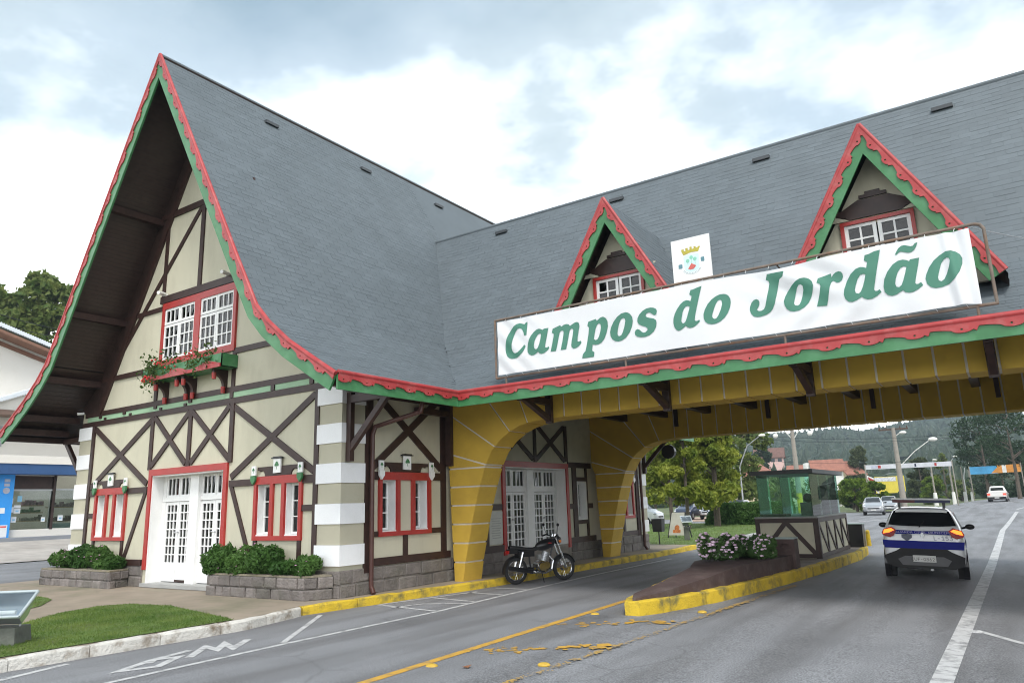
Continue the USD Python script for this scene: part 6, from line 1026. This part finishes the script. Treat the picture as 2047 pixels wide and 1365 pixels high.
tree('cypress_tree', 'darker green cypress nearest the building corner beyond the gateway', (-20.2, 49.5, .1), 9.0, 2.0, yel, 12000, .21, 'cone', .17, .15, 44, 1)
tree('tall_tree', 'dark tree rising behind the three cypresses', (-24.2, 78, .1), 11.5, 4.2, mid_, 5000, .38, 'dome', .2, .2)
hg = thing('hedge', 'clipped dark green hedge behind the lawn left of the booth', 'hedge', (0, 0, .05)); n = 9000; x = rng.uniform(-16.9, -11.6, n); u = rng.uniform(0, math.pi, n); q = MB(); P = np.column_stack([x, 47.6 + .9 * np.sign(np.cos(u)) * np.abs(np.cos(u)) ** .5 * rng.uniform(.8, 1, n), 1.42 * np.abs(np.sin(u)) ** .6 * rng.uniform(.85, 1, n)]); e_ = np.clip((x + 16.9) / .7, 0, 1) ** .5; P[:, 2] *= e_; q.add(*leaves(P, .13)); q.build('foliage', bleaf, hg, kind='stuff'); q = MB(); q.box(-16.4, -11.6, 46.9, 48.3, 0, 1.15); q.build('inner_mass', bleaf, hg)
def gp(px_, py_, dist):
    """a spot seen in this direction at this distance from the camera"""
    d_ = np.array(F_) + (px_ - 1023.5) / 1453.378 * np.array(R_) - (py_ - 682.5) / 1453.378 * np.array(U_); return CAM + d_ * dist / np.hypot(d_[0], d_[1])
def tz(x, y): return float(terr(np.array([x]), np.array([y]))[0])
for k_, (px_, top_, dist, hw_, lm, shp, lb) in enumerate([(60, 556, 74, 95, mid_, 'dome', 'large leafy tree behind the white neighbouring building'), (-60, 580, 80, 80, mid_, 'dome', 'second leafy tree at the left picture edge behind the neighbouring building'), (150, 600, 82, 55, mid_, 'dome', 'leafy tree close to the left barge board behind the neighbouring roof'),
        (1712, 958, 88, 30, lime, 'dome', 'light green bushy tree left of the parked silver cars'), (1752, 962, 84, 24, lime, 'dome', 'light green bush directly behind the parked silver cars'), (1728, 893, 150, 34, olive, 'cone', 'grey-green conifer above the overhead white banner, left of the utility pole'), (1895, 905, 150, 18, mid_, 'cone', 'narrow conifer right of the road among the lamp posts'),
        (1848, 918, 125, 26, olive, 'dome', 'olive tree behind the utility pole'), (1868, 955, 120, 20, lime, 'dome', 'small bright green tree between the lamp posts'), (1925, 962, 160, 24, mid_, 'dome', 'dark rounded tree beyond the lamp posts'), (1535, 890, 170, 36, dk, 'cone', 'dark conifer beside the brown-roofed hillside house'), (1500, 905, 180, 30, dk, 'dome', 'dark rounded tree left of the brown-roofed house'),
        (1980, 830, 120, 48, dk, 'dome', 'tall dark pine with a thin crown at the right edge over the road'), (2040, 815, 105, 55, dk, 'dome', 'second tall dark pine at the right picture edge'), (2010, 880, 135, 52, dk, 'dome', 'dense dark tree below the two tall pines'), (2055, 900, 120, 50, dk, 'dome', 'dense dark tree cut by the right picture edge'), (1705, 955, 100, 16, dk, 'dome', 'small dark tree right of the booth'), (1310, 920, 95, 45, mid_, 'dome', 'hazy tree behind the corner bracket beyond the gateway'), (1560, 955, 130, 40, mid_, 'dome', 'green tree seen through the booth glass'), (1630, 960, 120, 40, mid_, 'dome', 'second green tree seen through the right booth glass'), (1380, 900, 140, 50, olive, 'dome', 'olive tree far behind the cypresses')]):
    p = gp(px_, 1000, dist); zz = tz(p[0], p[1]); tp = gp(px_, top_, dist)[2]; h_ = max(2.0, tp - zz); r_ = hw_ / 1453 * dist; thin = 'thin crown' in lb or 'second tall' in lb
    tree('tree' if shp == 'dome' else 'conifer', lb, (p[0], p[1], zz), h_, r_, lm, (15000 if px_ < 200 else 3200) if not thin else 2400, max(.22, dist / 1453 * 3.0) * (1.75 if px_ < 200 else 1), shp, .10 if not thin else .45, .12 + h_ * .012, 60 if px_ < 200 else 24, fill=.85)
# forest on the hills
fm_ = leafmat('forest_green', (.012, .030, .017), (.055, .076, .034), .1); fq = MB(); N = 8500; az = rng.uniform(-.62, .14, N); rr = rng.uniform(190, 760, N) ; base_ = ICO[1]
FX_, FY_ = rr * np.sin(az), rr * np.cos(az); FZ_ = terr(FX_, FY_); dens = meshkit.fbm(np.column_stack([FX_ / 70, FY_ / 70, 0 * FX_]), 3, 9); gap = (dens < .40) & (rng.uniform(0, 1, N) < .85)
for k_ in range(N):
    if gap[k_]: continue
    s_ = rng.uniform(1.8, 4.2); con = rng.uniform(0, 1) < .22; v = base_.vertices * (1 + .28 * rng.normal(0, 1, (len(base_.vertices), 1)).clip(-1.5, 1.5)); sc_ = np.array([s_ * (.6 if con else 1), s_ * (.6 if con else 1), s_ * (1.45 if con else .9)])
    v = v * sc_
    if con: v[:, :2] *= np.clip(1 - v[:, 2:3] / (sc_[2] * 1.25), .1, 1.4)
    fq.add(v + [FX_[k_], FY_[k_], FZ_[k_] + sc_[2] * .6], base_.faces)
tag(fq.build('hillside_forest', fm_, kind='stuff'), 'dense mixed forest covering the far hills', 'forest')

# ------------------------------------------------------------------ far houses
terra = M('red_roof_tiles', (.27, .115, .080), .8, .2, 1.5, .4, 6); brownr = M('brown_roof_tiles', (.14, .075, .06), .85, .2, 2, .4, 6); wallw = M('white_house_wall', (.72, .71, .68), .8, .05, .5); wallp = M('pink_house_wall', (.62, .42, .38), .8, .05, .5); wally = M('sand_house_wall', (.60, .50, .34), .8, .05, .5); winm = M('house_window', (.05, .06, .07), .2)
def house(label, px_, py_, dist, w, d, h, rh, rz, wm, rm, dz=0, wins=3):
    p = gp(px_, py_, dist); z = min(p[2], 1e9); t = thing('house', label, 'house', (p[0], p[1], z), rz); q = MB(); zb_ = tz(p[0], p[1]) - z - 3; q.box(-w / 2, w / 2, -d / 2, d / 2, min(zb_, -1), h); q.hexa([(x, y, z_) for x in (-w / 2, w / 2) for y, z_ in ((-d / 2, h), (0, h + rh), (d / 2, h), (0, h))]) if 0 else q.add([(sx * w / 2, y, z_) for sx in (-1, 1) for y, z_ in ((-d / 2, h), (d / 2, h), (0, h + rh))], [[0, 1, 2], [3, 5, 4]]); q.build('wall', wm, t)
    q = MB(); o = .5; k_ = rh / (d / 2)
    for s_ in (-1, 1): q.hexa([(x, y, z_ + e) for x in (-w / 2 - o, w / 2 + o) for y, z_ in ((s_ * (d / 2 + o), h - o * k_), (0, h + rh)) for e in (.02, .22)])
    q.build('roof', rm, t)
    for k_ in range(wins):
        x = -w / 2 + (k_ + .5) * w / wins; q = MB(); q.box(x - .5, x + .5, -d / 2 - .05, -d / 2 + .05, h * .35, h * .75); q.build('window', winm, t)
    for s_ in (-1, 1): q = MB(); q.box(s_ * w / 2 - .05, s_ * w / 2 + .05, -.6, .6, h * .5, h * .85); q.build('window', winm, t)
    return t
house('white gabled house just left of the booth roof', 1497, 985, 115, 4, 4.2, 3.2, 1.3, math.radians(75), wallw, terra); house('low house with orange roof below the white gabled house', 1487, 985, 100, 5, 5, .9, 1.5, math.radians(20), wally, terra, wins=1)
house('brown-roofed house on the hillside with a pink gable', 1540, 930, 210, 7, 5, 2.2, 2.2, math.radians(12), wallp, brownr, wins=4); house('red-roofed white house right of the pole behind the booth', 1655, 958, 140, 4.6, 4, 1.6, 1.6, math.radians(18), wallw, terra); house('red-roofed house with cream end gable behind the booth roof corner', 1693, 972, 150, 4.5, 4.2, 2.4, 2.0, math.radians(60), wally, terra, wins=2); house('small orange roof left of the pole behind the booth', 1603, 955, 150, 4, 4, 1.2, 1.0, math.radians(10), wally, terra, wins=2)
house('tiny red-roofed house high on the far hill, left one', 1842, 880, 560, 9, 7, 2.5, 2.5, .3, wallp, terra, wins=2); house('tiny red-roofed house high on the far hill, right one', 1880, 888, 540, 11, 7, 2.5, 2.5, .2, wally, terra, wins=2)
p = gp(1616, 945, 140); t = thing('water_tank', 'white cylindrical water tank beside the pole behind the booth', 'tank', p); q = MB(); q.cyl((0, 0, -3), (0, 0, 1.6), .75, n=20); q.ball((0, 0, 1.6), .75, 2, (1, 1, .15)); q.build('tank', wallw, t)
q = MB(); q.add(*drape(Polygon([(-48, 58.5), (-17.5, 58.5), (-18.5, 72), (-48, 72)]), (6, 5), lambda x, y: 0 * x, .03)); q.build('bare_earth', M('pinkish_earth', (.42, .30, .23), .95, .15, .5), kind='structure')
q = MB(); q.add(*drape(Polygon([(-60, 47), (-12.5, 47.6), (-11, 53), (-11, 58.3), (-60, 58.3)]), (4, 3), lambda x, y: 0 * x, .006)); q.build('cross_street', asph, kind='structure')

# ------------------------------------------------------------------ poles, lamps, banners over the road
polem = M('concrete_pole', (.27, .245, .21), .9, .1, 3); lampw = M('lamp_white', (.75, .74, .68), .4)
t = thing('utility_pole', 'tall concrete utility pole with crossarm and lamp behind the patrol car', 'pole', (-9.1, 80, 0)); q = MB(); q.cyl((0, 0, 0), (0, 0, 8.0), .30, .17, 14); q.build('pole', polem, t, smooth=40); q = MB(); q.box(-1.3, 1.3, -.06, .06, 7.75, 7.9)
for x in (-1.2, -.6, .6, 1.2): q.cyl((x, 0, 7.9), (x, 0, 8.1), .05)
q.build('crossarm', M('dark_wood', (.09, .06, .045), .9), t); q = MB(); q.tube([(.2, 0, 7.2), (.6, 0, 7.5)], .04, 6); q.ball((.8, 0, 7.45), .26, 2, (1.2, 1, .6)); q.build('lamp', lampw, t); q = MB(); q.tube([(.2, 0, 4.3), (1.6, -.2, 5.6), (3.0, -.3, 6.55)], .04, 6); q.ball((3.25, -.3, 6.6), .33, 2, (1.2, 1, .6)); q.build('curved_lamp', lampw, t)
t = thing('utility_pole', 'slim concrete pole with two lamps and a yellow foot behind the booth', 'pole', (-14.4, 62, 0)); q = MB(); q.cyl((0, 0, 2.0), (0, 0, 8.2), .22, .13, 12); q.build('pole', polem, t, smooth=40); q = MB(); q.cyl((0, 0, 0), (0, 0, 2.0), .23, .22, 12); q.build('yellow_foot', kerby, t)
for s_ in (-1, 1): q = MB(); q.tube([(0, 0, 6.2), (s_ * .5, 0, 6.9), (s_ * 1.2, 0, 7.0), (s_ * 1.3, 0, 6.75)], .035, 6); q.ball((s_ * 1.35, 0, 6.65), .2, 2, (1, 1, 1)); q.build('lamp', lampw, t)
def street_lamp(label, px_, py_, dist, h_, reach, dirx=1):
    p = gp(px_, py_, dist); z = tz(p[0], p[1]); H_ = p[2] - z; t = thing('street_lamp', label, 'lamp', (p[0] - dirx * reach, p[1], z)); q = MB(); q.tube([(0, 0, 0), (0, 0, H_ * .62), (dirx * reach * .4, 0, H_ * .88), (dirx * reach, 0, H_)], [.09, .07, .05, .04], 8); q.build('pole', metal, t, smooth=40); q = MB(); q.ball((dirx * (reach + .15), 0, H_), .26, 2, (1.3, 1, .55)); q.build('lamp', lampw, t); return t
street_lamp('thin curved street lamp right of the cypresses', 1520, 870, 78, 7, 2.4); street_lamp('street lamp with a round pale head above the overhead white banner', 1866, 919, 120, 6, .6); street_lamp('street lamp near the right end of the overhead white banner', 1907, 912, 128, 6, .9); street_lamp('farthest street lamp of the row beside the road', 1934, 926, 150, 6, .9)
for k_, (px_, w_) in enumerate(((1871, 5), (1908, 5), (1931, 4), (1945, 4))):
    p = gp(px_, 998, 105 + 10 * k_); t = thing('guard_post', ['nearest of the four white-footed posts along the far road', 'second white-footed post along the far road', 'third white-footed post along the far road', 'farthest of the four white-footed posts along the far road'][k_], 'post', (p[0], p[1], tz(p[0], p[1])), group='white post feet along the far road'); q = MB(); q.cyl((0, 0, -.2), (0, 0, 1.6), .26, .20, 10); q.build('white_foot', wallw, t); q = MB(); q.cyl((0, 0, 1.6), (0, 0, 5.2), .10, .08, 8); q.build('upper_pole', polem, t)
bluep = M('banner_blue', (.06, .30, .55), .5, .2, 1); orp = M('banner_orange', (.62, .26, .05), .5, .2, 1); bgrey = M('faint_print', (.42, .44, .52), .5, .2, 6)
A_, B_ = gp(1729, 934, 86), gp(1903, 926, 86); t = thing('street_banner', 'narrow white banner strung over the road on posts beyond the gateway', 'banner', A_); d_ = B_ - A_; L_ = np.linalg.norm(d_[:2]); ux = np.array([d_[0], d_[1], 0]) / L_; fr = Frame((0, 0, 0), ux, (0, 0, 1), np.cross(ux, (0, 0, 1))); q = MB(); fr.poly(q, Polygon([(0, -.24), (L_, -.24 + d_[2]), (L_, .22 + d_[2]), (0, .22)]), -.02, .02); q.build('cloth', M('dull_white_cloth', (.52, .53, .56), .6), t)
for a_, b_, m_ in ((.07, .15, bgrey), (.155, .19, redm), (.58, .60, navy), (.805, .83, redm)): q = MB(); fr.box(q, L_ * a_, L_ * b_, -.16 + d_[2] * a_, .14 + d_[2] * a_, .021, .028); q.build('printed_patch', m_, t)
q = MB(); q.tube([(0, 0, .3), (0, 0, -5)], .07, 8); q.build('post', polem, t); e_ = ux * L_; q = MB(); q.tube([(e_[0], e_[1], d_[2] + .3), (e_[0], e_[1], -5)], .05, 8); q.build('post', polem, t)
A_, B_ = gp(1938, 941, 112), gp(2041, 934, 112); t = thing('street_banner', 'blue and orange banner over the far road at the right', 'banner', A_); d_ = B_ - A_; L_ = np.linalg.norm(d_[:2]); ux = np.array([d_[0], d_[1], 0]) / L_; fr = Frame((0, 0, 0), ux, (0, 0, 1), np.cross(ux, (0, 0, 1))); 
for a_, b_, m_ in ((0, .55, bluep), (.55, .64, orp), (.64, .72, wallw), (.72, 1, orp)): q = MB(); fr.box(q, L_ * a_, L_ * b_, -.50 + d_[2] * (a_ + b_) / 2, .45 + d_[2] * (a_ + b_) / 2, -.02, .02); q.build('cloth', m_, t)
q = MB(); fr.poly(q, Polygon([(L_ * .42, -.40), (L_ * .55, .3), (L_ * .55, -.40)]), .02, .03); q.build('printed_patch', orp, t); q = MB(); q.tube([(0, 0, .6), (0, 0, -5)], .06, 8); q.build('post', polem, t); e_ = ux * L_; q = MB(); q.tube([(e_[0], e_[1], d_[2] + .6), (e_[0], e_[1], -5)], .06, 8); q.build('post', polem, t)
p = gp(1781, 985, 98); t = thing('billboard', 'yellow billboard with a white heading behind the silver cars', 'sign', p, math.radians(4)); q = MB(); q.box(-1.55, .75, -.05, .05, .0, 1.35); q.box(.75, 1.6, -.05, .05, .15, 1.95); q.box(-1.55, .75, -.05, .05, 1.35, 1.9); q.build('panel', M('billboard_yellow', (.62, .50, .06), .5, .1, 2), t); q = MB(); q.box(-1.5, .72, -.07, -.051, 1.36, 1.84); q.build('white_heading', M('heading_grey', (.55, .56, .60), .5, .3, 5), t); q = MB(); q.box(-1.3, -1.2, 0, .1, -3, 0); q.box(1.2, 1.3, 0, .1, -3, .2); q.build('legs', black, t)
p = gp(1757, 985, 92); t = thing('feather_flag', 'white feather flag with red rim left of the yellow billboard', 'flag', p); q = MB(); Frame((0, 0, 0), (1, 0, 0), (0, 0, 1), (0, -1, 0)).poly(q, Polygon([(0, -.2), (.05, .8), (-.3, 1.5), (-1.0, 1.9), (-.95, 1.5), (-.65, .9)]), -.01, .01); q.build('cloth', wallw, t); q = MB(); Frame((0, -.02, 0), (1, 0, 0), (0, 0, 1), (0, -1, 0)).poly(q, Polygon([(-.2, 1.35), (-.9, 1.8), (-.86, 1.5), (-.55, 1.0)]), -.005, .005); q.build('red_print', redm, t); q = MB(); q.tube([(.06, .03, -3), (.08, .03, .9), (-.3, .03, 1.55), (-1.0, .03, 1.95)], .03, 6); q.build('mast', metal, t)
q = MB()
for z_, px0 in ((0, 0), (-.28, 0), (-.62, 0)):
    a_, b_ = gp(-40, 615, 58) + [0, 0, z_ * 2.2], gp(260, 672, 66) + [0, 0, z_ * 2.2]; q.tube([a_ + (b_ - a_) * s_ - np.array([0, 0, 1.0]) * 4 * .5 * s_ * (1 - s_) for s_ in np.linspace(0, 1, 12)], .025, 5)
q.build('power_cable', black, label='three dark power cables crossing in front of the trees at far left', cat='cable')
a_, b_ = np.array([-.05, 12.15, 5.55]), np.array([1.75, 13.3, 5.2]); q = MB(); q.tube([a_ + (b_ - a_) * s_ - np.array([0, 0, .1 * math.sin(3.14 * s_)]) for s_ in np.linspace(0, 1, 8)], .006, 5); q.build('stay_wire', metal, label='thin pale stay wire running from the top right banner corner to the roof', cat='wire')
for (z0_, z1_, y_) in ((7.9, 7.6, 80), (7.5, 7.3, 79.5), (5.2, 5.6, 78)):
    q = MB(); q.tube([np.array([-30 + 44 * s_, y_ - 5 + 10 * s_, z0_ + (z1_ - z0_) * s_ + 2.6 * (2 * s_ - 1) ** 2 - .8]) for s_ in np.linspace(0, 1, 16)], .014, 4); q.build('power_cable', black, label={7.9: 'topmost power cable across the far road', 7.5: 'middle power cable across the far road', 5.2: 'lowest power cable across the far road'}[z0_], cat='cable')

# ------------------------------------------------------------------ the neighbouring building at the left
sb = thing('shop_building', 'white neighbouring building with a blue shop front and corrugated roof edge at the far left', 'building'); FL = Frame((-40.2, 0, 0), (0, 1, 0), (0, 0, 1), (1, 0, 0))
offw = M('off_white_wall', (.70, .67, .62), .85, .04, .4, dirt=(.58, .54, .48), dscale=.4, damt=.4); blued = M('dark_blue_paint', (.022, .075, .20), .5, .06, 1); blueb = M('bright_blue_paint', (.03, .30, .78), .45, .05, 1); roofw = M('corrugated_white', (.62, .66, .70), .5, .05, 3); brownu = M('brown_boards_b', (.20, .10, .065), .7, .15, 4)
wl_ = Polygon([(6, 1), (30, 1), (30, 6.4), (19.5, 9.3), (9.5, 12.2), (6, 11.2)]).difference(sbox(16.1, 1.38, 17.95, 3.95)).difference(sbox(18.08, 1.38, 20.4, 3.95)); q = MB(); FL.poly(q, wl_, -.3, 0); q.build('wall', offw, sb)
q = MB(); FL.box(q, 6, 30, 3.98, 4.47, 0, .9); q.build('blue_fascia', blued, sb); q = MB(); FL.box(q, 6, 30, 4.472, 4.86, 0, .95); q.build('white_fascia', offw, sb); q = MB(); FL.box(q, 15.42, 16.06, 1.03, 3.98, .05, .3); q.build('blue_pillar', blueb, sb)
q = MB(); FL.box(q, 16.1, 17.95, 3.30, 3.97, -.12, -.05); q.build('rolled_shutter', brown, sb); q = MB(); FL.box(q, 16.1, 17.95, 3.22, 3.30, -.12, -.02); FL.box(q, 18.08, 20.4, 3.25, 3.33, -.12, -.02); q.build('shutter_rail', metal, sb); q = MB(); FL.box(q, 17.95, 18.08, 1.35, 3.97, -.2, .02); q.build('brown_mullion', brown, sb)
q = MB(); FL.box(q, 14, 24, 1.1, 1.36, -4.5, -.3); FL.box(q, 14, 24, 1.3, 4.2, -4.6, -4.5); q.build('shop_interior', M('shop_interior', (.68, .64, .55), .9, .1, 1), sb)
for k_, (z_, a0, a1) in enumerate(((1.75, 16.9, 17.9), (2.15, 16.8, 17.9), (2.5, 16.9, 17.9), (1.7, 18.2, 20.3), (2.4, 18.2, 20.3))):
    q = MB(); FL.box(q, a0, a1, z_, z_ + .04, -1.2, -.7); sf = q.build('shelf', M('shelf_wood' + str(k_), (.35, .24, .12), .7, .2, 5), sb); q = MB()
    for a_ in np.arange(a0 + .08, a1 - .05, .17): w_, h_ = rng.uniform(.05, .13), rng.uniform(.10, .28); FL.box(q, a_, a_ + w_, z_ + .041, z_ + .04 + h_, -1.05, -.8)
    q.build('goods', M('goods' + str(k_), tuple(rng.uniform(.05, .3, 3)), .6, .6, 9), sf, kind='stuff')
q = MB(); FL.box(q, 16.12, 17.94, 1.38, 3.22, -.06, -.05); q.build('shop_window', glassmat('shop_glass', (.75, .8, .8)), sb); q = MB(); FL.box(q, 18.09, 20.4, 1.38, 3.25, -.06, -.05); q.build('shop_window', glassmat('shop_glass_b', (.7, .75, .75)), sb); q = MB(); FL.box(q, 18.1, 20.3, 1.4, 1.62, -.3, -.08); q.build('white_sill', M('pale_green_sill', (.5, .62, .55), .6), sb)
papm = M('paper', (.72, .73, .75), .7, .05, 3); papb = M('paper_blue', (.25, .5, .68), .6); papr = M('paper_red', (.62, .12, .12), .6)
for a_, z_, w_, h_, m_ in ((15.98, 2.6, .22, .27, papm), (16.05, 2.2, .22, .26, papm), (16.40, 2.7, .20, .28, papb), (16.28, 2.42, .30, .12, papm), (16.30, 2.15, .28, .24, papm), (16.22, 1.72, .22, .27, papm), (17.55, 1.72, .18, .22, papm), (18.32, 1.74, .24, .27, papm), (15.55, 2.16, .22, .26, papm)):
    q = MB(); dd = .305 if a_ < 15.8 else (.0 if a_ < 16.1 else -.045); FL.box(q, a_, a_ + w_, z_, z_ + h_, dd, dd + .006); pp_ = q.build('paper_notice', m_, sb)
    if m_ is papm and w_ < .3: q = MB(); FL.box(q, a_ + w_ * .25, a_ + w_ * .75, z_ + h_ * .3, z_ + h_ * .62, dd + .0065, dd + .009); q.build('printed_patch', papb if a_ > 16.1 else papm, pp_)
q = MB(); FL.box(q, 15.40, 15.95, 1.06, 1.62, .302, .32); ps = q.build('poster', papm, sb); q = MB(); FL.box(q, 15.45, 15.9, 1.50, 1.58, .3205, .324); q.build('red_heading', papr, ps)
for z_, m_ in ((3.62, bgrey), (3.42, bgrey)): q = MB(); FL.box(q, 15.62, 15.86, z_, z_ + .14, .302, .315); q.build('small_plate', m_, sb)
q = MB(); q.cyl(FL.pt(15.74, 3.22, .30), FL.pt(15.74, 3.22, .315), .15, n=18); q.build('round_plate', bgrey, sb)
# gable roof and small porch gable, with corrugated edges
def croof(a0, z0, a1, z1, dfront, dback, name):
    n_ = max(4, int(abs(a1 - a0) / .11)); q = MB(); g_ = np.linspace(0, 1, n_ * 2 + 1); V, f = grid(lambda s_, d_: FL.pt(a0 + (a1 - a0) * s_, z0 + (z1 - z0) * s_ + .035 * (1 if int(round(s_ * n_ * 2)) % 2 else -1), d_), g_, (dback, dfront)); V2, f2 = grid(lambda s_, e_: FL.pt(a0 + (a1 - a0) * s_, z0 + (z1 - z0) * s_ + .035 * (1 if int(round(s_ * n_ * 2)) % 2 else -1) - e_, dfront), g_, (0, .20)); q.add(V, f); q.add(V2, f2); q.build(name, roofw, sb)
croof(9.5, 12.55, 22, 8.93, 1.0, -9, 'roof'); croof(9.5, 12.55, 5, 11.2, 1.0, -9, 'roof'); q = MB(); FL.poly(q, Polygon([(9.5, 12.25), (22, 8.65), (22, 8.5), (9.5, 12.1)]), .0, .95); FL.poly(q, Polygon([(9.5, 11.95), (22, 8.35), (22, 8.15), (9.5, 11.75)]), .0, .08); q.build('brown_verge', brownu, sb)
FL2 = Frame((-39.0, 0, 0), (0, 1, 0), (0, 0, 1), (1, 0, 0)); q = MB(); FL2.poly(q, Polygon([(12, 6.95), (25, 6.95), (25, 7.0), (18.6, 9.0), (13.5, 6.96)]), -1.1, 0); q.build('porch_gable', offw, sb); q = MB(); FL2.box(q, 12, 25, 6.72, 6.94, -1.1, .05); q.build('porch_beam', M('beam_taupe', (.20, .13, .10), .7), sb)
croof(13.2, 6.85, 18.9, 9.35, 1.5, -.2, 'porch_roof'); croof(18.9, 9.35, 24.4, 6.85, 1.5, -.2, 'porch_roof'); q = MB(); FL.box(q, 14.7, 15.4, 5.3, 6.3, .0, .05); lv = q.build('louver_window', metal, sb); q = MB()
for k_ in range(8): FL.box(q, 14.75, 15.35, 5.36 + k_ * .115, 5.41 + k_ * .115, .051, .07)
q.build('louver', concrete, lv)
t = thing('pigeon', 'small dark bird perched on the porch roof of the white building', 'bird', tuple(FL.pt(16.75, 8.50, 1.35)), math.radians(90)); v = ICO[3].vertices.copy(); v = v * [.15, .075, .075]; v[:, 2] += .25 * np.clip(v[:, 0], 0, 1); bd_ = trimesh.Trimesh(v, ICO[3].faces); q = MB(); 
import manifold3d as m3
def sph(c, r): s_ = trimesh.creation.icosphere(2); return np.asarray(c) + s_.vertices * r
def hull(*a_): return trimesh.convex.convex_hull(np.vstack(a_))
mf = None
for h_ in (hull(sph((0, 0, .10), .075), sph((-.10, 0, .08), .045)), hull(sph((.06, 0, .14), .05), sph((.10, 0, .22), .038)), hull(sph((-.1, 0, .08), .035), np.array([[-.27, .03, .03], [-.27, -.03, .03], [-.27, 0, .05]])), hull(sph((.115, 0, .225), .02), np.array([[.165, 0, .215]])), hull(sph((.0, .03, .05), .012), sph((.01, .03, .0), .008)), hull(sph((.0, -.03, .05), .012), sph((.01, -.03, .0), .008))):
    a_ = m3.Manifold(m3.Mesh(np.asarray(h_.vertices, np.float32), np.asarray(h_.faces, np.uint32))); mf = a_ if mf is None else mf + a_
q = MB(); mm_ = mf.to_mesh(); q.add(np.array(mm_.vert_properties)[:, :3], np.array(mm_.tri_verts)); q.build('body', M('dark_feathers', (.035, .05, .055), .6, .3, 30), t, smooth=60)
# ------------------------------------------------------------------ haze
hz_m = usdkit.material(stage, '/World/Looks/haze', {'v': ('principled_volume', {'color': (.70, .82, .95), 'density': 0.00034, 'anisotropy': 0.2})}, [], volume='v.volume')
q = MB(); q.box(-1600, 1600, -700, 1600, -4.0, 190.0); q.build('haze', hz_m, kind='stuff')
